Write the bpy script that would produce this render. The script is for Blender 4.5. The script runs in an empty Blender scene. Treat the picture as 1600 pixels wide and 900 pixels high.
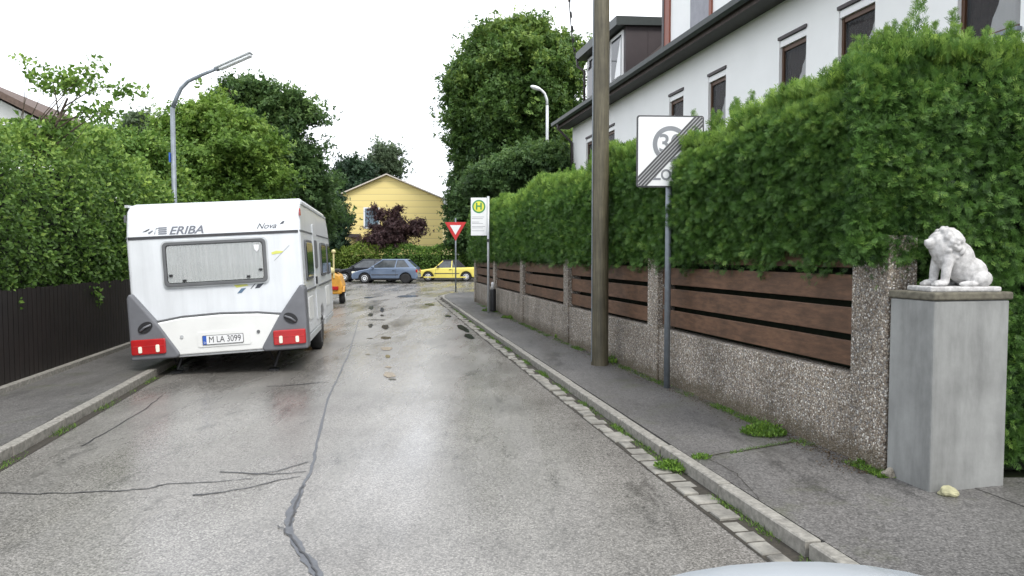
import bpy, bmesh, math, random
import numpy as np
from mathutils import Vector, Matrix, noise as mnoise
R = math.radians
random.seed(7)
rng = np.random.default_rng(11)
sc = bpy.context.scene
col = sc.collection

# ------------------------------------------------------------------ camera
F = 1100.0
EYE = 1.65
TH = math.atan(50 / F)
cam_d = bpy.data.cameras.new('camera')
cam = bpy.data.objects.new('camera', cam_d)
col.objects.link(cam)
cam_d.sensor_width = 36
cam_d.lens = 36 * F / 1600
cam_d.clip_start = 0.05
cam_d.clip_end = 2000
cam.location = (0, 0, EYE)
cam.rotation_euler = (R(90) - TH, 0, 0)
sc.camera = cam

def ray(u, v):
    a = (u - 800) / F
    d = (v - 450) / F
    return (a, math.cos(TH) - d * math.sin(TH), -math.sin(TH) - d * math.cos(TH))
def P(u, v, Y):
    x, y, z = ray(u, v)
    k = Y / y
    return Vector((x * k, Y, EYE + z * k))
def G(u, v, z=0.0):
    x, y, dz = ray(u, v)
    k = (z - EYE) / dz
    return Vector((x * k, y * k, z))

PAV = 0.085
def lerp_line(pts):
    ys = [p[1] for p in pts]; xs = [p[0] for p in pts]
    def f(Y):
        if Y <= ys[0]:
            return xs[0] + (xs[1] - xs[0]) / (ys[1] - ys[0]) * (Y - ys[0])
        if Y >= ys[-1]:
            return xs[-1] + (xs[-1] - xs[-2]) / (ys[-1] - ys[-2]) * (Y - ys[-1])
        return float(np.interp(Y, ys, xs))
    return f
wallX = lerp_line([(2.62, 5.39), (1.05, 12.4), (-1.25, 24.0)])
kerbR = lerp_line([(1.62, 3.7), (1.28, 5.4), (-0.55, 15.1), (-2.67, 26.7)])
kerbL = lambda Y: -4.40 - 0.205 * (Y - 7.2)
fenceL = lambda Y: -6.35 - 0.19 * (Y - 10.4)

# ------------------------------------------------------------------ materials
def nodes_of(name):
    m = bpy.data.materials.new(name); m.use_nodes = True
    nt = m.node_tree; b = nt.nodes['Principled BSDF']
    return m, nt, b
def N(nt, t, **k):
    n = nt.nodes.new(t)
    for a, v in k.items():
        setattr(n, a, v)
    return n
def ramp(nt, stops, interp='LINEAR'):
    r = N(nt, 'ShaderNodeValToRGB'); cr = r.color_ramp; cr.interpolation = interp
    while len(cr.elements) < len(stops): cr.elements.new(0.5)
    for e, (p, c) in zip(cr.elements, stops):
        e.position = p
        e.color = (c, c, c, 1) if isinstance(c, (int, float)) else (*c, 1)
    return r
def coords(nt, scale=(1, 1, 1)):
    t = N(nt, 'ShaderNodeTexCoord'); m = N(nt, 'ShaderNodeMapping')
    m.inputs['Scale'].default_value = scale
    nt.links.new(t.outputs['Object'], m.inputs[0])
    return m.outputs[0]
def mixc(nt, fac, a, b, mode='MIX'):
    m = N(nt, 'ShaderNodeMix', data_type='RGBA', blend_type=mode)
    for i, v in ((0, fac), (6, a), (7, b)):
        s = m.inputs[i]
        if hasattr(v, 'is_output'): nt.links.new(v, s)
        elif isinstance(v, (int, float)): s.default_value = v if i == 0 else (v, v, v, 1)
        else: s.default_value = (*v, 1)
    return m.outputs[2]
def noise(nt, vec, scale, detail=4, rough=.55):
    n = N(nt, 'ShaderNodeTexNoise'); n.inputs['Scale'].default_value = scale
    n.inputs['Detail'].default_value = detail; n.inputs['Roughness'].default_value = rough
    nt.links.new(vec, n.inputs['Vector']); return n.outputs['Fac']
def bump(nt, b, h, strength=.3, dist=.01):
    n = N(nt, 'ShaderNodeBump'); n.inputs['Strength'].default_value = strength
    n.inputs['Distance'].default_value = dist
    nt.links.new(h, n.inputs['Height']); nt.links.new(n.outputs[0], b.inputs['Normal'])

def plain(name, c, rough=.5, metal=0, var=.12, vs=6, bmp=0, coat=0, spec=.5):
    m, nt, b = nodes_of(name)
    v = coords(nt)
    n = noise(nt, v, vs, 5, .6)
    lo = tuple(x * (1 - var) for x in c); hi = tuple(min(1, x * (1 + var)) for x in c)
    r = ramp(nt, [(.3, lo), (.7, hi)])
    nt.links.new(n, r.inputs[0]); nt.links.new(r.outputs[0], b.inputs['Base Color'])
    b.inputs['Roughness'].default_value = rough; b.inputs['Metallic'].default_value = metal
    b.inputs['Coat Weight'].default_value = coat; b.inputs['Coat Roughness'].default_value = .08
    b.inputs['Specular IOR Level'].default_value = spec
    if bmp:
        n2 = noise(nt, v, vs * 12, 3); bump(nt, b, n2, bmp, .004)
    return m

def streaky(name, c, rough, var, sc3, coat=0, bmp=0):
    m, nt, b = nodes_of(name)
    n = noise(nt, coords(nt, sc3), 1.0, 6, .65); n2 = noise(nt, coords(nt), 2.3, 5, .6)
    r = ramp(nt, [(.28, tuple(x * (1 - var) for x in c)), (.55, c), (.78, tuple(min(1, x * (1 + var * .5)) for x in c))]); nt.links.new(n, r.inputs[0])
    r2 = ramp(nt, [(.3, 1 - var * .6), (.6, 1.0)]); nt.links.new(n2, r2.inputs[0])
    nt.links.new(mixc(nt, 1, r.outputs[0], r2.outputs[0], 'MULTIPLY'), b.inputs['Base Color'])
    b.inputs['Roughness'].default_value = rough; b.inputs['Coat Weight'].default_value = coat; b.inputs['Coat Roughness'].default_value = .08
    if bmp: bump(nt, b, noise(nt, coords(nt), 26, 5), bmp, .004)
    return m

def foliage(name, dark, mid, light, trans=.25, rough=.55):
    m, nt, b = nodes_of(name)
    a = N(nt, 'ShaderNodeAttribute', attribute_name='tint')
    r = ramp(nt, [(0, dark), (.5, mid), (1, light)])
    nt.links.new(a.outputs['Fac'], r.inputs[0])
    nt.links.new(r.outputs[0], b.inputs['Base Color'])
    b.inputs['Roughness'].default_value = rough
    b.inputs['Specular IOR Level'].default_value = .35
    t = N(nt, 'ShaderNodeBsdfTranslucent'); nt.links.new(r.outputs[0], t.inputs[0])
    mx = N(nt, 'ShaderNodeMixShader'); mx.inputs[0].default_value = trans
    nt.links.new(b.outputs[0], mx.inputs[1]); nt.links.new(t.outputs[0], mx.inputs[2])
    nt.links.new(mx.outputs[0], nt.nodes['Material Output'].inputs[0])
    return m

def asphalt(name, base, wet, scale=95, tone=1.0, moss=0):
    m, nt, b = nodes_of(name)
    v = coords(nt)
    vo = N(nt, 'ShaderNodeTexVoronoi'); vo.inputs['Scale'].default_value = scale
    nt.links.new(v, vo.inputs['Vector'])
    sep = N(nt, 'ShaderNodeSeparateColor'); nt.links.new(vo.outputs['Color'], sep.inputs[0])
    lo = tuple(x * .58 for x in base); hi = tuple(min(.9, x * 1.5) for x in base)
    r = ramp(nt, [(0, lo), (.45, base), (.8, tuple(x * 1.15 for x in base)), (1, hi)])
    nt.links.new(sep.outputs[0], r.inputs[0])
    # the grey binder between the stones
    r2 = ramp(nt, [(.25, 1.0), (.75, .62)]); nt.links.new(vo.outputs['Distance'], r2.inputs[0])
    c1 = mixc(nt, 1, r.outputs[0], r2.outputs[0], 'MULTIPLY')
    big = noise(nt, v, .55, 6, .62)
    rb = ramp(nt, [(.32, .68), (.55, 1.0), (.75, 1.12)]); nt.links.new(big, rb.inputs[0])
    c2 = mixc(nt, 1, c1, rb.outputs[0], 'MULTIPLY')
    vs = coords(nt, (1.0, .28, 1)) ; st = noise(nt, vs, 2.6, 6, .7)
    rs = ramp(nt, [(.33, .42), (.42, .93), (.6, 1.0)]); nt.links.new(st, rs.inputs[0])
    c3 = mixc(nt, .8, c2, rs.outputs[0], 'MULTIPLY')
    if moss:
        mn = noise(nt, v, 1.7, 6, .7); rm = ramp(nt, [(.55, 0.0), (.72, moss)]); nt.links.new(mn, rm.inputs[0])
        c3 = mixc(nt, rm.outputs[0], c3, (.075, .085, .03))
    nt.links.new(c3, b.inputs['Base Color'])
    rr = ramp(nt, [(.35, wet[0]), (.62, wet[1])])
    wn = noise(nt, coords(nt, (1.2, .22, 1)), 1.1, 5, .6)
    nt.links.new(wn, rr.inputs[0]); nt.links.new(rr.outputs[0], b.inputs['Roughness'])
    h = mixc(nt, .5, vo.outputs['Distance'], noise(nt, v, 30, 4))
    bump(nt, b, h, .22, .004)
    return m, nt, b

M = {}
M['road'], rnt, rb_ = asphalt('road_asphalt', (.265, .252, .232), (.13, .38))
M['pave'], _, _ = asphalt('pavement_asphalt', (.165, .158, .150), (.35, .7), 80, moss=.45)
M['tar'] = plain('tar', (.075, .08, .09), .4, var=.3, vs=20)
M['tar_dark'] = plain('dark_tar', (.03, .03, .032), .45, var=.3, vs=20)
M['patch'] = plain('puddle_dark_reflection', (.035, .036, .038), .12, var=.3, vs=9)  # dark reflections in the puddles put into the base colour
M['tan_patch'] = plain('puddle_tan', (.20, .15, .09), .25, var=.35, vs=14)
M['kerb'] = plain('kerb_concrete', (.25, .238, .21), .8, var=.38, vs=22, bmp=.7)
M['sett'] = plain('granite_setts', (.215, .205, .18), .75, var=.5, vs=7, bmp=.9)
M['kerb_joint'] = plain('dark_soil', (.035, .03, .022), .9, var=.4, vs=30)
M['concrete'] = streaky('grey_concrete', (.29, .295, .285), .75, .48, (3.5, 3.5, .8), bmp=.4)
M['white_wall'] = plain('white_render', (.87, .87, .86), .85, var=.03, vs=1.2, bmp=.15)
M['white'] = plain('white_paint', (.80, .80, .80), .4, var=.02)
M['soffit'] = plain('soffit_dark', (.05, .05, .045), .7)
M['gutter'] = plain('gutter_green_black', (.028, .036, .034), .45)
M['dark_brown'] = plain('dark_brown_metal', (.045, .034, .036), .5, var=.15, vs=2)
M['brown_wood'] = plain('brown_window_wood', (.085, .04, .02), .5)
M['red_wood'] = plain('red_brown_wood', (.24, .07, .04), .5)
M['grey_shutter'] = plain('grey_shutter', (.25, .25, .28), .5)
M['glass_dark'] = plain('dark_window_glass', (.02, .022, .025), .08, var=.2)
M['roof_tile'] = plain('brown_roof_tile', (.11, .075, .06), .8, var=.3, vs=8, bmp=.5)
M['roof_dark'] = plain('dark_roof_tile', (.06, .045, .04), .8, var=.3, vs=8, bmp=.5)
M['metal'] = plain('galvanised_metal', (.20, .225, .25), .5, .3, var=.18, vs=9)
M['metal_light'] = plain('light_grey_metal', (.55, .57, .58), .4, .3, var=.1)
M['lens'] = plain('lamp_cover', (.75, .77, .78), .3)
M['black'] = plain('black_plastic', (.016, .016, .018), .5)
M['rubber'] = plain('tyre_rubber', (.018, .018, .019), .85)
M['hub'] = plain('white_hubcap', (.66, .68, .70), .35, .2)
M['silver'] = plain('alloy_silver', (.5, .51, .53), .35, .5)
M['red'] = plain('red_lens', (.42, .010, .012), .2, coat=.5)
M['orange_lens'] = plain('amber_lens', (.75, .25, .03), .2, coat=.5)
M['clear_lens'] = plain('clear_lens', (.85, .83, .70), .15, coat=.5)
M['signwhite'] = plain('sign_white', (.78, .79, .80), .4, var=.03)
M['signgrey'] = plain('sign_grey', (.22, .23, .25), .5)
M['signdark'] = plain('sign_dark_grey', (.055, .055, .06), .5)
M['sign_red'] = plain('sign_red', (.55, .03, .03), .4)
M['h_green'] = plain('stop_sign_green', (.05, .25, .09), .4)
M['h_yellow'] = plain('stop_sign_yellow', (.72, .70, .06), .4)
M['plate_blue'] = plain('plate_blue', (.03, .10, .42), .4)
M['caravan'] = streaky('caravan_white', (.73, .76, .79), .32, .10, (7, 7, .7), coat=.25)
M['caravan_cream'] = plain('caravan_cream', (.76, .77, .755), .4, var=.06, vs=2)
M['caravan_grey'] = plain('caravan_grey_plastic', (.145, .15, .165), .5, var=.12, vs=5)
M['rubber_grey'] = plain('grey_rubber', (.12, .125, .13), .6)
M['decal_dark'] = plain('decal_dark', (.045, .05, .065), .4)
M['decal_blue'] = plain('decal_blue', (.10, .17, .26), .4)
M['decal_yellow'] = plain('decal_yellow', (.66, .68, .16), .4)
M['decal_grey'] = plain('decal_grey', (.15, .16, .19), .4)
M['curtain'] = streaky('curtain_painted_folds', (.27, .26, .255), .9, .55, (45, 1, 1))  # shading of the folds painted as vertical stripes in the cloth colour
M['curtain_pink'] = plain('curtain_dark', (.05, .035, .03), .9, var=.3, vs=12)
M['bark'] = plain('bark', (.09, .07, .05), .9, var=.4, vs=14, bmp=.8)
M['orange'] = plain('orange_paint', (.60, .30, .04), .5, var=.2, vs=8)
M['cream_paint'] = plain('cream_yellow_paint', (.62, .56, .28), .5)
M['hedge_core'] = plain('hedge_dark_core', (.012, .018, .008), .95, var=.4, vs=10)  # near-black fill: the shade between the inner twigs is put into its colour
M['soil'] = plain('garden_ground', (.05, .065, .025), .95, var=.4, vs=1.5)
M['stone'] = plain('small_stone', (.30, .27, .22), .85, var=.3, vs=20, bmp=.6)
M['stone_yellow'] = plain('yellow_stone', (.36, .345, .21), .85, var=.3, vs=12, bmp=.4)
M['lion'] = plain('lion_plaster', (.52, .51, .50), .85, var=.34, vs=24, bmp=.8)
M['slab'] = plain('mossy_slab', (.13, .12, .09), .9, var=.4, vs=22, bmp=.6)
M['bluesilver'] = plain('blue_silver_paint', (.15, .20, .29), .3, .35, var=.03, coat=.6)
M['blackpaint'] = plain('black_paint', (.012, .014, .022), .25, .2, var=.05, coat=.7)
M['yellowpaint'] = plain('yellow_paint', (.72, .62, .13), .35, .0, var=.04, coat=.6)
M['bonnet'] = plain('pale_blue_paint', (.60, .65, .69), .28, .15, var=.02, coat=.6)
M['softtop'] = plain('black_softtop', (.02, .02, .024), .85)
M['car_glass'] = plain('car_glass', (.06, .068, .075), .06, var=.5, vs=2.2, coat=.4)
M['car_glass_dark'] = plain('car_glass_dark', (.02, .024, .028), .06, var=.3, coat=.4)

# clear glass for the caravan windows
m, nt, b = nodes_of('clear_glass')
b.inputs['Base Color'].default_value = (.8, .85, .85, 1); b.inputs['Roughness'].default_value = .03
b.inputs['Alpha'].default_value = .28
M['glass'] = m

m, nt, b = nodes_of('window_glass')
b.inputs['Base Color'].default_value = (.05, .055, .06, 1); b.inputs['Roughness'].default_value = .03
b.inputs['Specular IOR Level'].default_value = .25; b.inputs['Alpha'].default_value = .22
M['glass_win'] = m

# pebble-dash
def pebbles(name, k=1.0):
    m, nt, b = nodes_of(name)
    v = coords(nt)
    vo = N(nt, 'ShaderNodeTexVoronoi'); vo.inputs['Scale'].default_value = 74
    nt.links.new(v, vo.inputs['Vector'])
    sep = N(nt, 'ShaderNodeSeparateColor'); nt.links.new(vo.outputs['Color'], sep.inputs[0])
    c = [(0, (.11, .09, .075)), (.18, (.20, .155, .115)), (.38, (.27, .235, .19)), (.58, (.33, .28, .22)), (.78, (.22, .215, .21)), (.9, (.50, .45, .38)), (1, (.66, .64, .60))]
    r = ramp(nt, [(p, tuple(x * k for x in cc)) for p, cc in c]); nt.links.new(sep.outputs[0], r.inputs[0])
    r2 = ramp(nt, [(.3, 1.0), (.62, .5)]); nt.links.new(vo.outputs['Distance'], r2.inputs[0])
    c1 = mixc(nt, 1, r.outputs[0], r2.outputs[0], 'MULTIPLY')
    st = noise(nt, coords(nt, (1, 1, .35)), 2.2, 5, .6); rs = ramp(nt, [(.35, .72), (.6, 1.1)]); nt.links.new(st, rs.inputs[0])
    c2 = mixc(nt, 1, c1, rs.outputs[0], 'MULTIPLY')
    # moss and damp stains in the lowest hand's breadth
    g = N(nt, 'ShaderNodeSeparateXYZ'); nt.links.new(v, g.inputs[0])
    ad = N(nt, 'ShaderNodeMath', operation='MULTIPLY_ADD'); nt.links.new(noise(nt, v, 7, 5), ad.inputs[0]); ad.inputs[1].default_value = .35
    nt.links.new(g.outputs[2], ad.inputs[2])
    rg = ramp(nt, [(.24, .7), (.38, 0.0)]); nt.links.new(ad.outputs[0], rg.inputs[0])
    c3 = mixc(nt, rg.outputs[0], c2, (.09, .07, .04))
    nt.links.new(c3, b.inputs['Base Color']); b.inputs['Roughness'].default_value = .85
    inv = ramp(nt, [(0, 1.0), (.6, 0.0)]); nt.links.new(vo.outputs['Distance'], inv.inputs[0])
    bump(nt, b, inv.outputs[0], .8, .008)
    return m
M['pebble'] = pebbles('pebble_dash', 1.5)
M['pebble_dark'] = pebbles('pebble_dash_post', 1.25)

# stained boards, grain along local Y
def boards(name, base, axis=1, gs=26):
    m, nt, b = nodes_of(name)
    s = [1, 1, 1]; s[axis] = .06
    v = coords(nt, tuple(s)); g = noise(nt, v, gs, 6, .65)
    lo = tuple(x * .55 for x in base); hi = tuple(x * 1.5 for x in base)
    r = ramp(nt, [(.3, lo), (.52, base), (.75, hi)]); nt.links.new(g, r.inputs[0])
    w = noise(nt, coords(nt), 1.6, 5, .65); rw = ramp(nt, [(.3, .6), (.65, 1.2)]); nt.links.new(w, rw.inputs[0])
    c = mixc(nt, 1, r.outputs[0], rw.outputs[0], 'MULTIPLY')
    nt.links.new(c, b.inputs['Base Color']); b.inputs['Roughness'].default_value = .55
    bump(nt, b, g, .35, .004); return m
M['boards'] = boards('stained_boards', (.125, .066, .037))
M['fence_dark'] = boards('black_brown_boards', (.014, .010, .009), 2, 40)
M['pole_wood'] = boards('weathered_pole', (.105, .092, .058), 2, 44)

# yellow house siding (horizontal boards, groove shade painted into the ramp as well as bumped)
m, nt, b = nodes_of('yellow_siding')
v = coords(nt)
w = N(nt, 'ShaderNodeTexWave', wave_type='BANDS', bands_direction='Z', wave_profile='SAW'); w.inputs['Scale'].default_value = .62
nt.links.new(v, w.inputs['Vector'])
r = ramp(nt, [(0, (.50, .39, .19)), (.12, (.80, .65, .26)), (1, (.83, .68, .28))]); nt.links.new(w.outputs['Fac'], r.inputs[0])
nt.links.new(r.outputs[0], b.inputs['Base Color']); b.inputs['Roughness'].default_value = .7
bump(nt, b, w.outputs['Fac'], .6, .03)
M['siding'] = m

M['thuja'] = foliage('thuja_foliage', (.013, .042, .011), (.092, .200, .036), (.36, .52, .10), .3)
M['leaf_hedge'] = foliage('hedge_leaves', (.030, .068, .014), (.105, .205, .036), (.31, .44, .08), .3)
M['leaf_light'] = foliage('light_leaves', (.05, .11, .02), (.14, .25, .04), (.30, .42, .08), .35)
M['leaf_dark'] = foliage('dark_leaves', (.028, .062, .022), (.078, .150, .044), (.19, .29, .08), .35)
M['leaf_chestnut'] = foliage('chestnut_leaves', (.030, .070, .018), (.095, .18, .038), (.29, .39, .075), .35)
M['leaf_conifer'] = foliage('conifer_needles', (.010, .026, .014), (.024, .056, .026), (.06, .11, .045), .15)
M['leaf_birch'] = foliage('birch_leaves', (.06, .09, .05), (.11, .16, .085), (.20, .26, .14), .35)
M['leaf_purple'] = foliage('purple_leaves', (.030, .017, .018), (.068, .036, .038), (.14, .08, .075), .25)
M['leaf_lime'] = foliage('lime_leaves', (.06, .10, .02), (.16, .24, .04), (.30, .38, .07), .35)
M['grass'] = foliage('weed_green', (.035, .07, .015), (.10, .20, .03), (.22, .36, .05), .3)

# ------------------------------------------------------------------ mesh helpers
class MB:
    def __init__(s): s.v = []; s.f = []
    def add(s, vs, fs):
        o = len(s.v); s.v += [tuple(p) for p in vs]; s.f += [tuple(i + o for i in f) for f in fs]; return s
    def box(s, x0, x1, y0, y1, z0, z1):
        vs = [(x0, y0, z0), (x1, y0, z0), (x1, y1, z0), (x0, y1, z0), (x0, y0, z1), (x1, y0, z1), (x1, y1, z1), (x0, y1, z1)]
        return s.add(vs, [(0, 3, 2, 1), (4, 5, 6, 7), (0, 1, 5, 4), (1, 2, 6, 5), (2, 3, 7, 6), (3, 0, 4, 7)])
    def prism(s, poly, axis, a, b):
        """poly: 2D points, axis: extrusion axis index (0,1,2), from a to b"""
        def pt(p, h):
            if axis == 0: return (h, p[0], p[1])
            if axis == 1: return (p[0], h, p[1])
            return (p[0], p[1], h)
        n = len(poly)
        vs = [pt(p, a) for p in poly] + [pt(p, b) for p in poly]
        fs = [tuple(range(n)), tuple(range(2 * n - 1, n - 1, -1))]
        fs += [(i, i + n, (i + 1) % n + n, (i + 1) % n) for i in range(n)]
        return s.add(vs, fs)
    def tube(s, pts, radii, seg=10, caps=True):
        pts = [Vector(p) for p in pts]; n = len(pts)
        if isinstance(radii, (int, float)): radii = [radii] * n
        vs = []; up = None
        for i, p in enumerate(pts):
            t = (pts[min(i + 1, n - 1)] - pts[max(i - 1, 0)]).normalized()
            if up is None:
                up = Vector((1, 0, 0)) if abs(t.x) < .9 else Vector((0, 1, 0))
            a = t.cross(up)
            if a.length < 1e-4: a = t.orthogonal()
            a.normalize(); b = t.cross(a).normalized(); up = a.cross(t) * -1 if False else up
            for k in range(seg):
                an = 2 * math.pi * k / seg
                vs.append(p + a * math.cos(an) * radii[i] + b * math.sin(an) * radii[i])
        fs = []
        for i in range(n - 1):
            for k in range(seg):
                k2 = (k + 1) % seg
                fs.append((i * seg + k, i * seg + k2, (i + 1) * seg + k2, (i + 1) * seg + k))
        if caps: fs += [tuple(range(seg - 1, -1, -1)), tuple(range((n - 1) * seg, n * seg))]
        return s.add(vs, fs)
    def lathe(s, prof, c=(0, 0, 0), axis=2, seg=20):
        """prof: (r, h) pairs"""
        vs = []
        for r_, h in prof:
            for k in range(seg):
                an = 2 * math.pi * k / seg; a_, b_ = r_ * math.cos(an), r_ * math.sin(an)
                p = {2: (a_, b_, h), 1: (a_, h, b_), 0: (h, a_, b_)}[axis]
                vs.append((p[0] + c[0], p[1] + c[1], p[2] + c[2]))
        n = len(prof); fs = []
        for i in range(n - 1):
            for k in range(seg):
                k2 = (k + 1) % seg
                fs.append((i * seg + k, i * seg + k2, (i + 1) * seg + k2, (i + 1) * seg + k))
        fs += [tuple(range(seg)), tuple(range((n - 1) * seg, n * seg))]
        return s.add(vs, fs)
    def sphere(s, c, r, seg=14, rings=9, rot=None):
        if isinstance(r, (int, float)): r = (r, r, r)
        vs = []; fs = []
        for i in range(rings + 1):
            ph = math.pi * i / rings
            for k in range(seg):
                an = 2 * math.pi * k / seg
                p = Vector((r[0] * math.sin(ph) * math.cos(an), r[1] * math.sin(ph) * math.sin(an), r[2] * math.cos(ph)))
                if rot: p = rot @ p
                vs.append(p + Vector(c))
        for i in range(rings):
            for k in range(seg):
                k2 = (k + 1) % seg
                fs.append((i * seg + k, (i + 1) * seg + k, (i + 1) * seg + k2, i * seg + k2))
        return s.add(vs, fs)
    def build(s, name, mat, parent=None, smooth=False, bevel=0, seg=2, recalc=True):
        me = bpy.data.meshes.new(name); me.from_pydata(s.v, [], s.f)
        if recalc:
            bm = bmesh.new(); bm.from_mesh(me); bmesh.ops.recalc_face_normals(bm, faces=bm.faces); bm.to_mesh(me); bm.free()
        me.materials.append(mat)
        o = bpy.data.objects.new(name, me); col.objects.link(o)
        if parent: o.parent = parent
        if smooth: me.polygons.foreach_set('use_smooth', [True] * len(me.polygons))
        if bevel:
            b = o.modifiers.new('bevel', 'BEVEL'); b.width = bevel; b.segments = seg; b.limit_method = 'ANGLE'; b.angle_limit = R(40)
            b.harden_normals = False
        return o
def tag(o, label=None, cat=None, group=None, kind=None):
    if label: o['label'] = label
    if cat: o['category'] = cat
    if group: o['group'] = group
    if kind: o['kind'] = kind
    return o
def empty(name, loc=(0, 0, 0), rz=0, label=None, cat=None, group=None):
    o = bpy.data.objects.new(name, None); col.objects.link(o)
    o.location = loc; o.rotation_euler = (0, 0, rz); o.empty_display_size = .2
    return tag(o, label, cat, group)
def text(s, size, mat, name, parent, loc, rot=(R(90), 0, 0), ex=.0015, shear=0, sx=1.0, align='CENTER', bold=0):
    c = bpy.data.curves.new('t', 'FONT'); c.body = s; c.size = size; c.extrude = ex; c.shear = shear
    c.align_x = align; c.align_y = 'CENTER'; c.offset = bold
    t = bpy.data.objects.new('t', c); col.objects.link(t)
    dg = bpy.context.evaluated_depsgraph_get()
    me = bpy.data.meshes.new_from_object(t.evaluated_get(dg))
    bpy.data.objects.remove(t)
    me.materials.clear(); me.materials.append(mat); me.name = name
    o = bpy.data.objects.new(name, me); col.objects.link(o); o.parent = parent
    o.location = loc; o.rotation_euler = rot; o.scale = (sx, 1, 1)
    return o
def rrect(x0, x1, z0, z1, r, n=4):
    pts = []
    for cx, cz, a0 in ((x1 - r, z0 + r, -90), (x1 - r, z1 - r, 0), (x0 + r, z1 - r, 90), (x0 + r, z0 + r, 180)):
        for i in range(n + 1):
            a = R(a0 + 90 * i / n); pts.append((cx + r * math.cos(a), cz + r * math.sin(a)))
    return pts

# ------------------------------------------------------------------ leaves
def T_leaf():
    v = np.array([(0, 0, 0), (.45, .30, .08), (1, 0, -.05), (.45, -.30, .08)], float)
    f = np.array([(0, 1, 2), (0, 2, 3)]); return v, f
def T_clump(k=5, seed=0):
    r = np.random.default_rng(seed); V = []; Fc = []
    for i in range(k):
        a = r.uniform(0, 2 * math.pi); c = r.uniform(-.45, .45, 3); l = r.uniform(.55, .95); w = l * .3
        d = np.array([math.cos(a), math.sin(a), r.uniform(-.6, .4)]); d /= np.linalg.norm(d)
        sd = np.cross(d, [0, 0, 1]); sd /= np.linalg.norm(sd)
        o = len(V)
        V += [c - d * l / 2, c + sd * w, c + d * l / 2 - np.array([0, 0, .1]), c - sd * w]
        Fc += [(o, o + 1, o + 2), (o, o + 2, o + 3)]
    return np.array(V), np.array(Fc)
def T_spray(seed=0):
    """a flat fan of narrow thuja lobes"""
    r = np.random.default_rng(seed); V = []; Fc = []
    def blade(bx, by, a, l, w, z):
        d = np.array([math.cos(a), math.sin(a), z]); s_ = np.array([-math.sin(a), math.cos(a), 0]); b0 = np.array([bx, by, 0])
        o = len(V); V.extend([b0 - s_ * w * .3, b0 + d * l * .6 - s_ * w, b0 + d * l, b0 + d * l * .6 + s_ * w, b0 + s_ * w * .3])
        Fc.extend([(o, o + 1, o + 4), (o + 1, o + 3, o + 4), (o + 1, o + 2, o + 3)])
    blade(0, 0, 0, 1.0, .04, -.2)
    for i, x in enumerate((.12, .32, .5, .66)):
        for sg in (-1, 1):
            blade(x + r.uniform(-.04, .04), 0, sg * r.uniform(.55, .85), (.62 - .45 * x) * r.uniform(.8, 1.15), .036, r.uniform(-.25, .12))
    return np.array(V), np.array(Fc)

def scatter(name, tmpls, C, T, Nn, S, tint, mat, parent):
    """one mesh: a small leaf template at each centre C, along T, facing Nn, size S"""
    C = np.asarray(C, float); T = np.asarray(T, float); Nn = np.asarray(Nn, float); S = np.asarray(S, float)
    T /= np.linalg.norm(T, axis=1)[:, None] + 1e-9
    B = np.cross(Nn, T); B /= np.linalg.norm(B, axis=1)[:, None] + 1e-9
    Z = np.cross(T, B)
    which = rng.integers(0, len(tmpls), len(C))
    VV = []; FF = []; TT = []; off = 0
    for k, (tv, tf) in enumerate(tmpls):
        i = np.where(which == k)[0]
        if len(i) == 0: continue
        v = (tv[None, :, 0:1] * T[i][:, None] + tv[None, :, 1:2] * B[i][:, None] + tv[None, :, 2:3] * Z[i][:, None]) * S[i][:, None, None] + C[i][:, None]
        n = len(tv); VV.append(v.reshape(-1, 3))
        f = tf[None] + (np.arange(len(i)) * n)[:, None, None] + off
        FF.append(f.reshape(-1, 3)); TT.append(np.repeat(tint[i], n)); off += n * len(i)
    V = np.concatenate(VV); Fa = np.concatenate(FF); TT = np.clip(np.concatenate(TT), 0, 1)
    me = bpy.data.meshes.new(name)
    me.vertices.add(len(V)); me.vertices.foreach_set('co', V.astype(np.float32).ravel())
    me.loops.add(len(Fa) * 3); me.loops.foreach_set('vertex_index', Fa.astype(np.int32).ravel())
    me.polygons.add(len(Fa)); me.polygons.foreach_set('loop_start', np.arange(0, len(Fa) * 3, 3, dtype=np.int32))
    me.update(calc_edges=True)
    at = me.attributes.new('tint', 'FLOAT', 'POINT'); at.data.foreach_set('value', TT.astype(np.float32))
    me.materials.append(mat)
    o = bpy.data.objects.new(name, me); col.objects.link(o)
    if parent: o.parent = parent
    return o
SPR = [T_spray(i) for i in range(5)]
CLU = [T_clump(6, i) for i in range(5)]
LEAF = [T_leaf()]
BLADE = [(np.array([(0, -.05, 0), (0, .05, 0), (.55, .06, .06), (.55, -.06, .06), (1, 0, -.08)]), np.array([(0, 1, 2), (0, 2, 3), (3, 2, 4)]))]
def unit(n):
    v = rng.normal(size=(n, 3)); return v / np.linalg.norm(v, axis=1)[:, None]
def vnoise(Pn, sc_, seed=0):
    """cheap smooth 3D noise in -1..1"""
    o = np.zeros(len(Pn)); r = np.random.default_rng(seed)
    for k in range(6):
        w = r.normal(size=3) * sc_ * (1 + .35 * k); ph = r.uniform(0, 6.28)
        o += np.sin(Pn @ w + ph)
    return o / 6 * 1.6
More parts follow.
